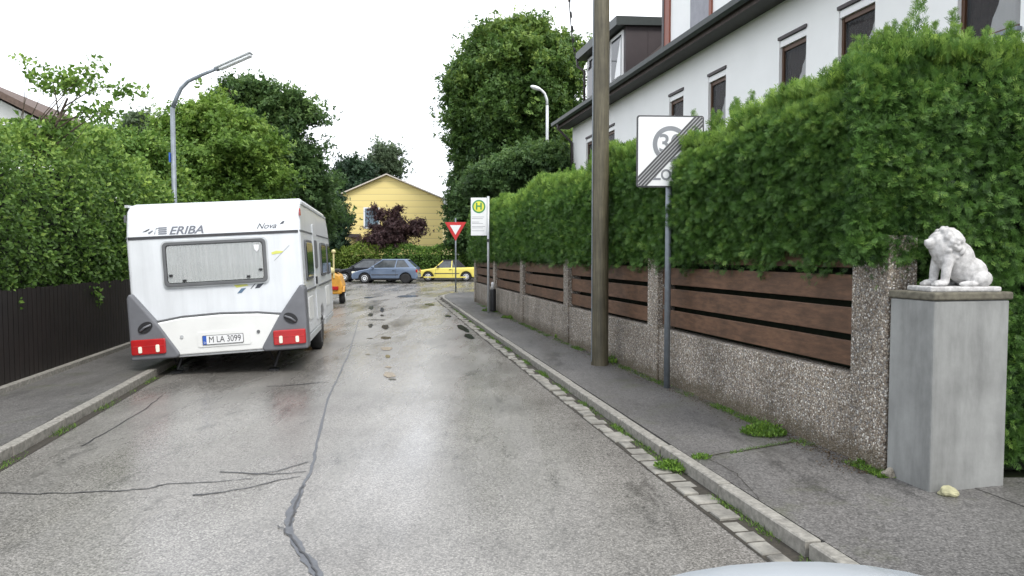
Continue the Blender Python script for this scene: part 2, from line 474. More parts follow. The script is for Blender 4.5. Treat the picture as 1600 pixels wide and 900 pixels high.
# ------------------------------------------------------------------ trees
def tree(name, base, lobes, n_clumps, clump_r, leaves_per, leaf, mat, label, cat='tree', trunk_r=.25, group=None,
         limbs=26, tmpl=None, tint_up=.35, droop=0, shell=.55, bark=None, seed=0, trunk_top=.55, kinds=None, env=1.0):
    """lobes: (centre, (rx, ry, rz)) ellipsoids in world space; the crown is leaf clumps gathered at limb ends"""
    global rng
    rng = np.random.default_rng(100 + seed); rr = random.Random(seed)
    base = Vector(base)
    root = empty(name, base, 0, label, cat, group)
    w = np.array([l[1][0] * l[1][1] + l[1][0] * l[1][2] for l in lobes]); w = w / w.sum()
    li = rng.choice(len(lobes), n_clumps, p=w)
    d = unit(n_clumps); rad = rng.uniform(shell, 1.0, n_clumps) ** .7
    Cc = np.array([lobes[i][0] for i in li], float); Rr = np.array([lobes[i][1] for i in li], float)
    wob = 1 + .13 * vnoise(d * 3 + li[:, None], 1.2, seed)
    cl = Cc + d * Rr * (rad * wob * env)[:, None]
    cl = cl - np.array(base)
    crown_c = np.average(np.array([l[0] for l in lobes]), axis=0, weights=w) - np.array(base)
    zmin = cl[:, 2].min(); zmax = cl[:, 2].max()
    n = n_clumps * leaves_per
    ci = np.repeat(np.arange(n_clumps), leaves_per)
    dd = unit(n); cr = clump_r * rng.uniform(.6, 1.35, n_clumps)
    g3 = rng.normal(size=(n, 3)) * .48
    bd_ = d + unit(n_clumps) * .9; bd_[:, 2] += .15; bd_ /= np.linalg.norm(bd_, axis=1)[:, None]
    al = (g3 * bd_[ci]).sum(1)
    off = (g3 + bd_[ci] * (al * .9)[:, None]) * cr[ci][:, None]
    off[:, 2] *= .75
    pos = cl[ci] + off
    out = d[ci] * .6 + dd * .8; out[:, 2] += .5
    nn = out + unit(n) * .7
    T = unit(n) * .8 + dd * .5; T[:, 2] -= droop
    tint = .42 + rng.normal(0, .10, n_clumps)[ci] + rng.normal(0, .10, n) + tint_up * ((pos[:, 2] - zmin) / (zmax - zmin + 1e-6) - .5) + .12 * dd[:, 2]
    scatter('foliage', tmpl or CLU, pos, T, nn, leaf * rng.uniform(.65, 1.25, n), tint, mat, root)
    # trunk and limbs
    mb = MB(); cc = Vector(crown_c); top = Vector((cc.x, cc.y, zmin + (zmax - zmin) * trunk_top))
    pts = [Vector((0, 0, -.15)), Vector((0.02, 0, .25)), Vector((cc.x * .2, cc.y * .2, top.z * .35)), Vector((cc.x * .7, cc.y * .7, top.z * .7)), top]
    rs = [trunk_r * 1.35, trunk_r * 1.05, trunk_r * .85, trunk_r * .6, trunk_r * .28]
    mb.tube(pts, rs, 9)
    mb.build('trunk', bark or M['bark'], root, smooth=True)
    lm = MB()
    for k in range(limbs):
        e = Vector(cl[rr.randrange(n_clumps)])
        t = rr.uniform(.35, .95); a = pts[2].lerp(top, t) if t > .2 else pts[2]
        mid = a.lerp(e, .5) + Vector((rr.uniform(-.1, .1), rr.uniform(-.1, .1), rr.uniform(0, .15))) * (e - a).length
        r0 = trunk_r * rr.uniform(.22, .4) * (1.2 - t * .6)
        lm.tube([a, a.lerp(mid, .5), mid, mid.lerp(e, .6), e], [r0, r0 * .8, r0 * .55, r0 * .3, r0 * .12], 5)
    lm.build('limbs', bark or M['bark'], root, smooth=True)
    return root
def lobe(u, v, ru, rv, Y, dy=None):
    c = P(u, v, Y); k = Y / F
    return (tuple(c), (ru * k, dy if dy else ru * k, rv * k))

# ------------------------------------------------------------------ ground, road, pavements
def sheet(polys, name, mat, kind='structure'):
    mb = MB()
    for p in polys: mb.add(p, [tuple(range(len(p)))])
    o = mb.build(name, mat, recalc=False); o['kind'] = kind
    me = o.data
    for pl in me.polygons:
        if pl.normal.z < 0: pl.flip()
    return o
g = sheet([[(-400, -120, -.03), (400, -120, -.03), (400, 700, -.03), (-400, 700, -.03)]], 'ground', M['soil'])
YJ = 29.0; YF = 47.3
Ys = [-8, 0, 2, 3.7, 5.4, 8, 11, 15.1, 20, 26.7, YJ]
rp = []
for a, b_ in zip(Ys[:-1], Ys[1:]):
    rp.append([(kerbL(a) - .02, a, 0), (kerbR(a) + .02, a, 0), (kerbR(b_) + .02, b_, 0), (kerbL(b_) - .02, b_, 0)])
rp.append([(-90, YJ, 0), (90, YJ, 0), (90, YF, 0), (-90, YF, 0)])
sheet(rp, 'road', M['road'])

# right pavement with rounded corner into the cross street
def arc(cx, cy, r, a0, a1, n=8):
    return [(cx + r * math.cos(R(a0 + (a1 - a0) * i / n)), cy + r * math.sin(R(a0 + (a1 - a0) * i / n))) for i in range(n + 1)]
KW = .125
ca = (kerbR(27.2) + 2.6, 28.6)
kline = [(kerbR(y), y) for y in (-8, 0, 2, 3.7, 5.4, 8, 11, 15.1, 20, 24, 27.0)] + arc(ca[0], ca[1], 2.6, 172, 90, 8) + [(20, 31.2), (90, 31.2)]
def offset_line(pts, d):
    out = []
    for i, p in enumerate(pts):
        a = Vector(pts[max(i - 1, 0)]); c = Vector(pts[min(i + 1, len(pts) - 1)]); t = (c - a).normalized()
        n = Vector((t.y, -t.x)); out.append((p[0] + n.x * d, p[1] + n.y * d))
    return out
inner = offset_line(kline, KW - .01)
wl = [(wallX(y) + .35, y) for y in (-8, 0, 2, 3.7, 5.4, 8, 11, 15.1, 20, 24.2)]
nq = len(wl) - 1
mbp = MB()
pp = inner + [(90, 29.2)] + [(-.4, 29.2), (-.6, 24.2)] + wl[::-1][1:]
mbp.prism(pp, 2, -.02, PAV)
o = mbp.build('pavement', M['pave']); o['kind'] = 'structure'
# driveway apron beside the gate pillar
sheet([[(wallX(-8) + .34, -8, PAV + .004), (14, -8, PAV + .004), (14, 4.9, PAV + .004), (wallX(4.9) + .34, 4.9, PAV + .004)]], 'driveway', M['pave'])
# left pavement
kl = [(kerbL(y), y) for y in (-8, 0, 4, 8, 12, 16, 20, 24, 27.5)]
kll = kl + [(kerbL(27.5) - .6, 29.6), (kerbL(27.5) - 2.4, 31.0), (-90, 31.2)]
fl = [(fenceL(y) + .02, y) for y in (-8, 0, 4, 8, 12, 16, 20, 24, 27)]
mbl = MB(); li_ = offset_line(kll, -(KW - .01))
mbl.prism(li_ + [(-90, 29.4), (fenceL(27), 29.2)] + fl[::-1], 2, -.02, PAV)
o = mbl.build('pavement', M['pave']); o['kind'] = 'structure'
# far pavement
o = MB().box(-90, 90, YF + .14, YF + 1.9, -.02, PAV).build('pavement', M['pave']); o['kind'] = 'structure'
o = MB().box(-90, 90, YF, YF + .135, -.02, PAV + .01).build('kerb', M['kerb'], bevel=.015); o['kind'] = 'structure'

def kerb_stones(line, name, width, side, h, gap=.008, length=1.0, jit=.006, mat=None):
    """line of stones following a polyline; side = +1 puts them to the right of travel"""
    mb = MB(); rr = random.Random(5)
    pts = [Vector(p) for p in line]; seglens = [(b - a).length for a, b in zip(pts[:-1], pts[1:])]
    tot = sum(seglens)
    def at(s):
        for a, b, l in zip(pts[:-1], pts[1:], seglens):
            if s <= l: return a.lerp(b, s / l), (b - a).normalized()
            s -= l
        return pts[-1], (pts[-1] - pts[-2]).normalized()
    s = 0
    while s < tot - length:
        L = length * rr.uniform(.8, 1.2) if length < .5 else length
        if s > 60: break
        a, t = at(s + gap); b_, t2 = at(s + L - gap); n = Vector((t.y, -t.x)) * side
        j = rr.uniform(-jit, jit); hz = h + rr.uniform(-jit, jit) * .7; w2 = width + rr.uniform(-jit, jit) * (3 if length < .5 else 1)
        c = .008
        a = a + n * j; b_ = b_ + n * j
        lo = [a, a + n * w2, b_ + n * w2, b_]
        hi = [a + n * c + t * c, a + n * (w2 - c) + t * c, b_ + n * (w2 - c) - t * c, b_ + n * c - t * c]
        vs = [(p.x, p.y, -.02) for p in lo] + [(p.x, p.y, hz - c) for p in lo] + [(p.x, p.y, hz) for p in hi]
        fs = [(0, 1, 5, 4), (1, 2, 6, 5), (2, 3, 7, 6), (3, 0, 4, 7), (4, 5, 9, 8), (5, 6, 10, 9), (6, 7, 11, 10), (7, 4, 8, 11), (8, 9, 10, 11)]
        mb.add(vs, fs); s += L
    return mb.build(name, mat or M['kerb'])
o = kerb_stones(kline, 'kerb', KW - .03, 1, PAV + .008, .012); o['kind'] = 'structure'
o = kerb_stones(offset_line(kline, -.215), 'gutter_setts', .135, 1, .016, .013, .165, .016, M['sett']); o['kind'] = 'structure'
o = kerb_stones(kll, 'kerb', KW - .02, -1, PAV + .012); o['kind'] = 'structure'
# dirt in the joint strip between setts and kerb
def strip(line, d0, d1, z, name, mat, ymax=31):
    a = offset_line(line, d0); b_ = offset_line(line, d1); polys = []
    for i in range(len(line) - 1):
        if a[i + 1][1] > ymax: break
        polys.append([(*a[i], z), (*a[i + 1], z), (*b_[i + 1], z), (*b_[i], z)])
    return sheet(polys, name, mat)
strip(kline, -.235, .02, .004, 'gutter_dirt', M['kerb_joint'])
strip(kll, .10, -.02, .004, 'gutter_dirt', M['kerb_joint'])
# edging along the left fence foot
mb = MB()
fl2 = [(fenceL(y), y) for y in (2, 6, 8, 12, 16, 20, 24, 27)]
for a, b_ in zip(fl2[:-1], fl2[1:]):
    mb.add([(a[0] - .02, a[1], -.02), (a[0] + .09, a[1], -.02), (b_[0] + .09, b_[1], -.02), (b_[0] - .02, b_[1], -.02),
            (a[0] - .02, a[1], PAV + .06), (a[0] + .09, a[1], PAV + .06), (b_[0] + .09, b_[1], PAV + .06), (b_[0] - .02, b_[1], PAV + .06)],
           [(4, 5, 6, 7), (0, 1, 5, 4), (1, 2, 6, 5), (2, 3, 7, 6), (3, 0, 4, 7)])
o = mb.build('edging', M['kerb']); o['kind'] = 'structure'

# tar seams, cracks and patches on the road
def ribbon(px, widths, z, name, mat, sub=5, jit=.01, seed=0, at_z=0):
    rr = random.Random(seed)
    pts = [G(u, v, at_z) for u, v in px]; ws = list(widths) if hasattr(widths, '__len__') else [widths] * len(pts)
    P2 = []; W2 = []
    for i in range(len(pts) - 1):
        for k in range(sub):
            t = k / sub; P2.append(pts[i].lerp(pts[i + 1], t) + Vector((rr.uniform(-jit, jit), rr.uniform(-jit, jit), 0))); W2.append((ws[i] * (1 - t) + ws[i + 1] * t) * rr.uniform(.7, 1.3))
    P2.append(pts[-1]); W2.append(ws[-1])
    mb = MB(); vs = []
    for i, p in enumerate(P2):
        t = (P2[min(i + 1, len(P2) - 1)] - P2[max(i - 1, 0)]).normalized(); n = Vector((t.y, -t.x, 0))
        vs += [(p.x - n.x * W2[i] / 2, p.y - n.y * W2[i] / 2, z), (p.x + n.x * W2[i] / 2, p.y + n.y * W2[i] / 2, z)]
    mb.add(vs, [(2 * i, 2 * i + 1, 2 * i + 3, 2 * i + 2) for i in range(len(P2) - 1)])
    o = mb.build(name, mat, recalc=False); o['kind'] = 'structure'
    for pl in o.data.polygons:
        if pl.normal.z < 0: pl.flip()
    return o
ribbon([(560, 500), (548, 545), (528, 590), (515, 615), (500, 670), (492, 710), (483, 740), (474, 758)], [.02, .02, .022, .02, .024, .02, .022, .022], .004, 'tar_seam', M['tar'])
ribbon([(474, 758), (462, 785), (452, 805), (450, 825), (462, 850), (480, 875), (498, 905)], [.025, .05, .06, .04, .05, .055, .05], .004, 'tar_seam', M['tar'])
ribbon([(472, 760), (460, 795), (452, 822)], .012, .008, 'tar_seam', M['tar_dark'])
ribbon([(436, 822), (452, 838), (470, 862), (488, 884), (496, 902)], .010, .0085, 'road_crack', M['tar_dark'], seed=4)
ribbon([(126, 770), (190, 767), (230, 764), (260, 757), (330, 754), (395, 748)], [.02, .016, .018, .016, .014, .006], .004, 'tar_seam', M['tar_dark'], seed=1)
ribbon([(298, 775), (345, 770), (385, 763), (440, 750), (470, 745)], [.03, .018, .014, .012, .008], .004, 'tar_seam', M['tar_dark'], seed=2)
ribbon([(345, 738), (400, 741), (440, 741), (478, 737)], [.022, .02, .012, .012], .0045, 'tar_seam', M['tar_dark'], seed=3)
ribbon([(395, 744), (440, 735), (482, 722)], [.010, .012, .012], .0048, 'tar_seam', M['tar_dark'], seed=3)
ribbon([(126, 698), (180, 668), (225, 640), (254, 618)], [.012, .012, .014, .01], .004, 'road_crack', M['tar_dark'], seed=5)
ribbon([(-60, 770), (60, 772), (126, 770)], .016, .0042, 'tar_seam', M['tar_dark'], seed=5)
ribbon([(415, 604), (445, 603), (468, 601), (510, 597)], [.02, .02, .04, .02], .004, 'tar_seam', M['tar_dark'], seed=6)
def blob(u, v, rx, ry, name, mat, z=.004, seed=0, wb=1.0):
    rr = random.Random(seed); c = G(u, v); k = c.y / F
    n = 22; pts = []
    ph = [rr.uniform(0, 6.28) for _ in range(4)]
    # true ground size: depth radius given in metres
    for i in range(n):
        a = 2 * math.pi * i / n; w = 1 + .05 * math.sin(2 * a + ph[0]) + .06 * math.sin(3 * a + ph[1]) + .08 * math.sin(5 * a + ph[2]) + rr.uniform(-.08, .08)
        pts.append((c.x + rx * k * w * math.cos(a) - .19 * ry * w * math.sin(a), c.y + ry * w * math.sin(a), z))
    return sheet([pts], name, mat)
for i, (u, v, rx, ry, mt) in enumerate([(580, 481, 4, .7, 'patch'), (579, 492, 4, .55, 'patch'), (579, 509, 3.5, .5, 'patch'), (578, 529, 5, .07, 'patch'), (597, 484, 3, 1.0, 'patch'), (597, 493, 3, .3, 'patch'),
        (602, 511, 6, .5, 'patch'), (603, 528, 8, .25, 'patch'), (604, 545, 9, .25, 'tan_patch'), (606, 557, 4, .18, 'patch'), (608, 586, 9, .22, 'tan_patch'), (613, 593, 6, .06, 'patch'), (607, 574, 5, .08, 'tan_patch'),
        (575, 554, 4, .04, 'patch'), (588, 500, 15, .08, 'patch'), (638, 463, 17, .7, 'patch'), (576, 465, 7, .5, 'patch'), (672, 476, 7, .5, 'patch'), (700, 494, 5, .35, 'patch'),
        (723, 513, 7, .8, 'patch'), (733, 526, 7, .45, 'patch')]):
    blob(u, v, rx, ry, 'puddle' if mt == 'patch' else 'tan_puddle', M[mt], .004 + .0002 * i, i)  # dark and tan puddle reflections painted as flat coloured sheets
for i, (u, v, rx, ry) in enumerate([]):
    blob(u, v, rx, ry, 'road_stain', M['tar'], .0105 + .0003 * i, 40 + i)

# ------------------------------------------------------------------ grass along the joints and weeds
def blades(C, h, mat, name, parent=None, spread=.5, w=.12):
    C = np.array(C, float); n = len(C)
    T = rng.normal(size=(n, 3)) * spread; T[:, 2] = 1; Nn = unit(n)
    return scatter(name, BLADE, C, T, Nn, np.asarray(h) * 1.25, np.clip(.5 + rng.normal(0, .22, n), 0, 1), mat, parent)
def along(line, d0, d1, y0, y1, n, z, dens_seed=0, hmin=.015, hmax=.05, thr=-.1):
    pts = []; hs = []
    L = offset_line(line, 0)
    ys = [p[1] for p in L]; xs = [p[0] for p in L]
    k = 0
    while len(pts) < n and k < n * 20:
        k += 1
        y = y0 + (y1 - y0) * random.random() ** 1.5
        q = mnoise.noise(Vector((y * 1.9, dens_seed, 0)))
        if q < thr + random.uniform(-.15, .15): continue
        x = float(np.interp(y, ys, xs)) + random.uniform(d0, d1)
        pts.append((x, y, z)); hs.append(random.uniform(hmin, hmax) * (1 + max(0, q) * 1.2))
    return pts, hs
kl9 = kline[:11]
p, h = along(kl9, -.075, .005, 2, 22, 5200, .003, 1, .008, .034, -.02)
o = blades(p, h, M['grass'], 'joint_grass', None, .9); tag(o, 'low grass growing in the joint beside the right kerb', None, None, 'stuff')
p, h = along(kll[:9], .0, .10, 5, 12, 800, .003, 2, .010, .03, .05)
o = blades(p, h, M['grass'], 'joint_grass', None, .9); tag(o, 'low grass in the gutter of the left kerb', None, None, 'stuff')
wline = [(wallX(y), y) for y in np.linspace(2, 24, 40)]
p, h = along(wline, -.14, -.005, 4.9, 23, 6000, PAV, 3, .01, .035, 0.0)
o = blades(p, h, M['grass'], 'moss_fringe', None, 1.2); tag(o, 'thin moss and grass along the foot of the pebbled wall', None, None, 'stuff')
def weed(u, v, r_, n, hh, label, z=PAV, lf=.03):
    c = G(u, v, z); root = empty('weed', c, 0, label, 'weed', None)
    a = rng.uniform(0, 6.28, n); rad = r_ * np.sqrt(rng.uniform(0, 1, n))
    C = np.stack([np.cos(a) * rad * 1.3, np.sin(a) * rad, np.abs(rng.normal(0, hh * .4, n)) * (1 - rad / r_ * .8)], 1)
    T = unit(n); T[:, 2] = np.abs(T[:, 2]) + .3
    s = rng.uniform(.6, 1.3, n) * lf
    T[:, 2] += .4
    scatter('leaves', BLADE + LEAF, C, T, unit(n) + np.array([0, 0, 1.2]), s, np.clip(.6 + rng.normal(0, .2, n), 0, 1), M['grass'], root)
    st = MB()
    for i in range(14):
        k = random.randrange(n); e = Vector(C[k]); st.tube([Vector((e.x * .3, e.y * .3, -.01)), e * .7 + Vector((0, 0, .01)), e], [.003, .002, .001], 4)
    st.build('stems', M['grass'], root)
weed(1193, 678, .15, 1500, .16, 'large bright green weed on the pavement by the pebbled wall under the long board panel')
weed(1055, 730, .12, 900, .07, 'weed tuft growing out of the broken kerb joint', .02, .028)
weed(1096, 716, .06, 260, .05, 'small green tuft on the pavement just behind the kerb', PAV, .022)
weed(1368, 724, .10, 700, .09, 'broad leaved weed at the foot of the pebbled post beside the grey pillar', PAV, .04)
weed(960, 566, .13, 500, .14, 'weed growing at the foot of the wooden pole', PAV, .045)
weed(884, 528, .16, 500, .16, 'weed at the wall foot between the wooden pole and the bus stop', PAV, .05)
weed(800, 497, .2, 300, .07, 'low weed patch at the wall foot near the bus stop', PAV, .05)
weed(764, 486, .16, 260, .07, 'yellowish grass tuft round the bus stop pole', PAV, .05)

# joint across the pavement with moss in it
ribbon([(1095, 716), (1130, 709), (1180, 702), (1240, 690)], [.012, .012, .02, .03], PAV + .004, 'pavement_joint', M['kerb_joint'], at_z=PAV)
p = [G(random.uniform(1150, 1245), 0, PAV) if False else G(u_, 716 - (u_ - 1095) * .18 + random.uniform(-2, 2), PAV) for u_ in [random.uniform(1140, 1245) for _ in range(500)]]
o = blades([(q.x, q.y, PAV) for q in p], [random.uniform(.008, .022) for _ in p], M['grass'], 'joint_grass', None, 1.1); tag(o, 'thin grass in the joint across the right pavement', None, None, 'stuff')
ribbon([(1105, 715), (1150, 740), (1175, 765), (1190, 790)], [.006, .005, .004, .004], PAV + .004, 'pavement_crack', M['kerb_joint'], at_z=PAV, seed=12)
# needles and leaf litter along the wall foot
o_ = []
nn_ = 6000; yy_ = 5.0 + 15 * rng.uniform(0, 1, nn_) ** 1.5; C_ = np.stack([np.vectorize(wallX)(yy_) - np.abs(rng.normal(0, .13, nn_)) - .01, yy_, np.full(nn_, PAV + .004)], 1)
T_ = unit(nn_); T_[:, 2] *= .15
litter = foliage('leaf_litter', (.03, .02, .012), (.075, .045, .022), (.16, .11, .05), .0, .9)
o = scatter('leaf_litter', LEAF, C_, T_, np.tile(np.array([0, 0, 1.0]), (nn_, 1)) + unit(nn_) * .3, rng.uniform(.008, .022, nn_), rng.uniform(0, 1, nn_), litter, None); tag(o, 'brown needles and leaf litter strewn along the wall foot', None, None, 'stuff')
# ------------------------------------------------------------------ right boundary wall
wall = empty('boundary_wall', (wallX(5.4), 5.4, PAV), 0, 'pebbled concrete wall with stained wooden boards between its posts, under the clipped hedge', 'wall')
W0 = Vector((wallX(5.4), 5.4, PAV))
posts_y = [5.20, 8.98, 12.70, 16.5, 20.2, 24.0]
def wseg(y0, y1, off0, off1, z0, z1, mb):
    """box along the wall face: off = distance behind the face"""
    a = Vector((wallX(y0), y0)); b_ = Vector((wallX(y1), y1)); t = (b_ - a).normalized(); n = Vector((t.y, -t.x))
    q = [a + n * off0, a + n * off1, b_ + n * off1, b_ + n * off0]
    vs = [(p.x - W0.x, p.y - W0.y, z0 - W0.z) for p in q] + [(p.x - W0.x, p.y - W0.y, z1 - W0.z) for p in q]
    mb.add(vs, [(0, 3, 2, 1), (4, 5, 6, 7), (0, 1, 5, 4), (1, 2, 6, 5), (2, 3, 7, 6), (3, 0, 4, 7)])
for i, y in enumerate(posts_y):
    hw = .185 if i == 0 else .15
    mb = MB(); wseg(y - hw, y + hw, -.025, .22, .0, 1.80, mb)
    mb.build('post', M['pebble_dark'] if i == 0 else M['pebble'], wall, bevel=.012)
for i in range(5):
    a = posts_y[i] + (.185 if i == 0 else .15) + .002; b_ = posts_y[i + 1] - .152
    mids = [a, b_] if not (a < 12.4 < b_) else [a, 12.4, b_]
    mb = MB()
    for p_, q_ in zip(mids[:-1], mids[1:]): wseg(p_, q_, 0, .20, .0, .74, mb)
    mb.build('plinth', M['pebble'], wall, bevel=.012)
    for z0, z1 in ((.79, .985), (1.04, 1.25), (1.305, 1.51), (1.562, 1.77)):
        mb = MB()
        j = random.uniform(-.006, .006)
        for p_, q_ in zip(mids[:-1], mids[1:]): wseg(p_ + .004, q_ - .004 * (q_ == b_), .045, .075, z0 + j, z1 + j, mb)
        mb.build('board', M['boards'], wall, bevel=.006)

# grey gate pillar
tx = Vector((wallX(5), 5)) - Vector((wallX(4.6), 4.6)); ang = math.atan2(-(tx.x), tx.y)
PX, PY = wallX(5.0) + .015, 5.0
pil = empty('gate_pillar', (wallX(4.6) - .03, 4.6, PAV), ang, 'smooth grey concrete gate pillar with a dark slab on top, carrying the lion', 'pillar')
mb = MB().box(.0, .60, .0, .39, -.02, 1.27); mb.build('shaft', M['concrete'], pil, bevel=.012)
mb = MB().box(-.012, .62, -.012, .40, 1.272, 1.325); mb.build('cap_slab', M['slab'], pil, bevel=.012)
# small stones
def stone(u, v, r_, mat, label, sq=.6, seed=0):
    c = G(u, v, PAV); mb = MB(); mb.sphere((0, 0, r_ * sq * .7), (r_, r_ * .8, r_ * sq), 14, 9)
    o = mb.build('stone', mat, None, smooth=False)
    for vv in o.data.vertices:
        d = mnoise.noise(vv.co * (1.4 / r_) + Vector((seed, 0, 0))) * r_ * .45; vv.co += vv.co.normalized() * d
    o.location = c; tag(o, label, 'stone')
stone(1390, 745, .05, M['stone'], 'small brown stone at the foot of the grey pillar next to the pebbled post', .7, 3)
stone(1480, 774, .06, M['stone_yellow'], 'pale yellow stone lying at the near foot of the grey pillar', .55, 8)

# lion statue
lion_root = pil.location + Vector((0, 0, 1.325))
L = empty('lion_statue', (wallX(4.85) + .27, 4.83, PAV + 1.325), R(4), 'white plaster statue of a seated lion with curly mane on the grey pillar', 'statue')
MB().box(-.23, .27, -.13, .13, .0, .035).build('base', M['lion'], L, bevel=.01)
mb = MB()
S = mb.sphere
S((.13, 0, .13), (.115, .105, .105)); S((.06, 0, .20), (.10, .085, .14)); S((-.01, 0, .25), (.10, .09, .12))
S((.16, .085, .085), (.075, .035, .06)); S((.16, -.085, .085), (.075, .035, .06))      # haunches
S((.06, .095, .05), (.07, .028, .022)); S((.06, -.095, .05), (.07, .028, .022))         # hind paws
S((-.03, 0, .33), (.105, .10, .105)); S((-.06, 0, .30), (.09, .088, .10)); S((-.05, 0, .25), (.075, .085, .08))  # mane
S((-.10, 0, .345), (.06, .056, .06)); S((-.155, 0, .328), (.038, .036, .032)); S((-.15, 0, .305), (.03, .028, .02))  # head, muzzle, jaw
S((-.185, 0, .342), (.012, .014, .01)); S((-.135, .028, .368), (.014, .012, .01)); S((-.135, -.028, .368), (.014, .012, .01))
S((-.06, .062, .405), (.02, .016, .024)); S((-.06, -.062, .405), (.02, .016, .024))     # ears
for sy in (-1, 1):
    mb.tube([(-.05, sy * .055, .25), (-.075, sy * .06, .15), (-.085, sy * .06, .06)], [.042, .032, .027], 10)
    S((-.115, sy * .06, .055), (.05, .034, .024))
    for q in (-1, 0, 1): S((-.155, sy * .06 + q * .018, .048), (.014, .010, .013))
mb.tube([(.22, 0, .07), (.26, .03, .06), (.23, .09, .05), (.16, .13, .05)], [.018, .015, .014, .013], 8); S((.14, .13, .055), (.035, .025, .022))
for k in range(120):   # curls of the mane
    a = random.uniform(0, 6.28); e = random.uniform(-.9, 1.0); rr_ = math.sqrt(1 - e * e) if abs(e) < 1 else 0
    x = -.03 + .105 * e * -.2 + .10 * rr_ * math.cos(a) * .9; y = .10 * rr_ * math.sin(a); z = .31 + .12 * e
    if x < -.095 and z > .29: continue
    S((x, y, z), random.uniform(.014, .022), 8, 6)
lb = mb.build('lion_body', M['lion'], L, smooth=True)
rm = lb.modifiers.new('r', 'REMESH'); rm.mode = 'VOXEL'; rm.voxel_size = .006; rm.use_smooth_shade = True

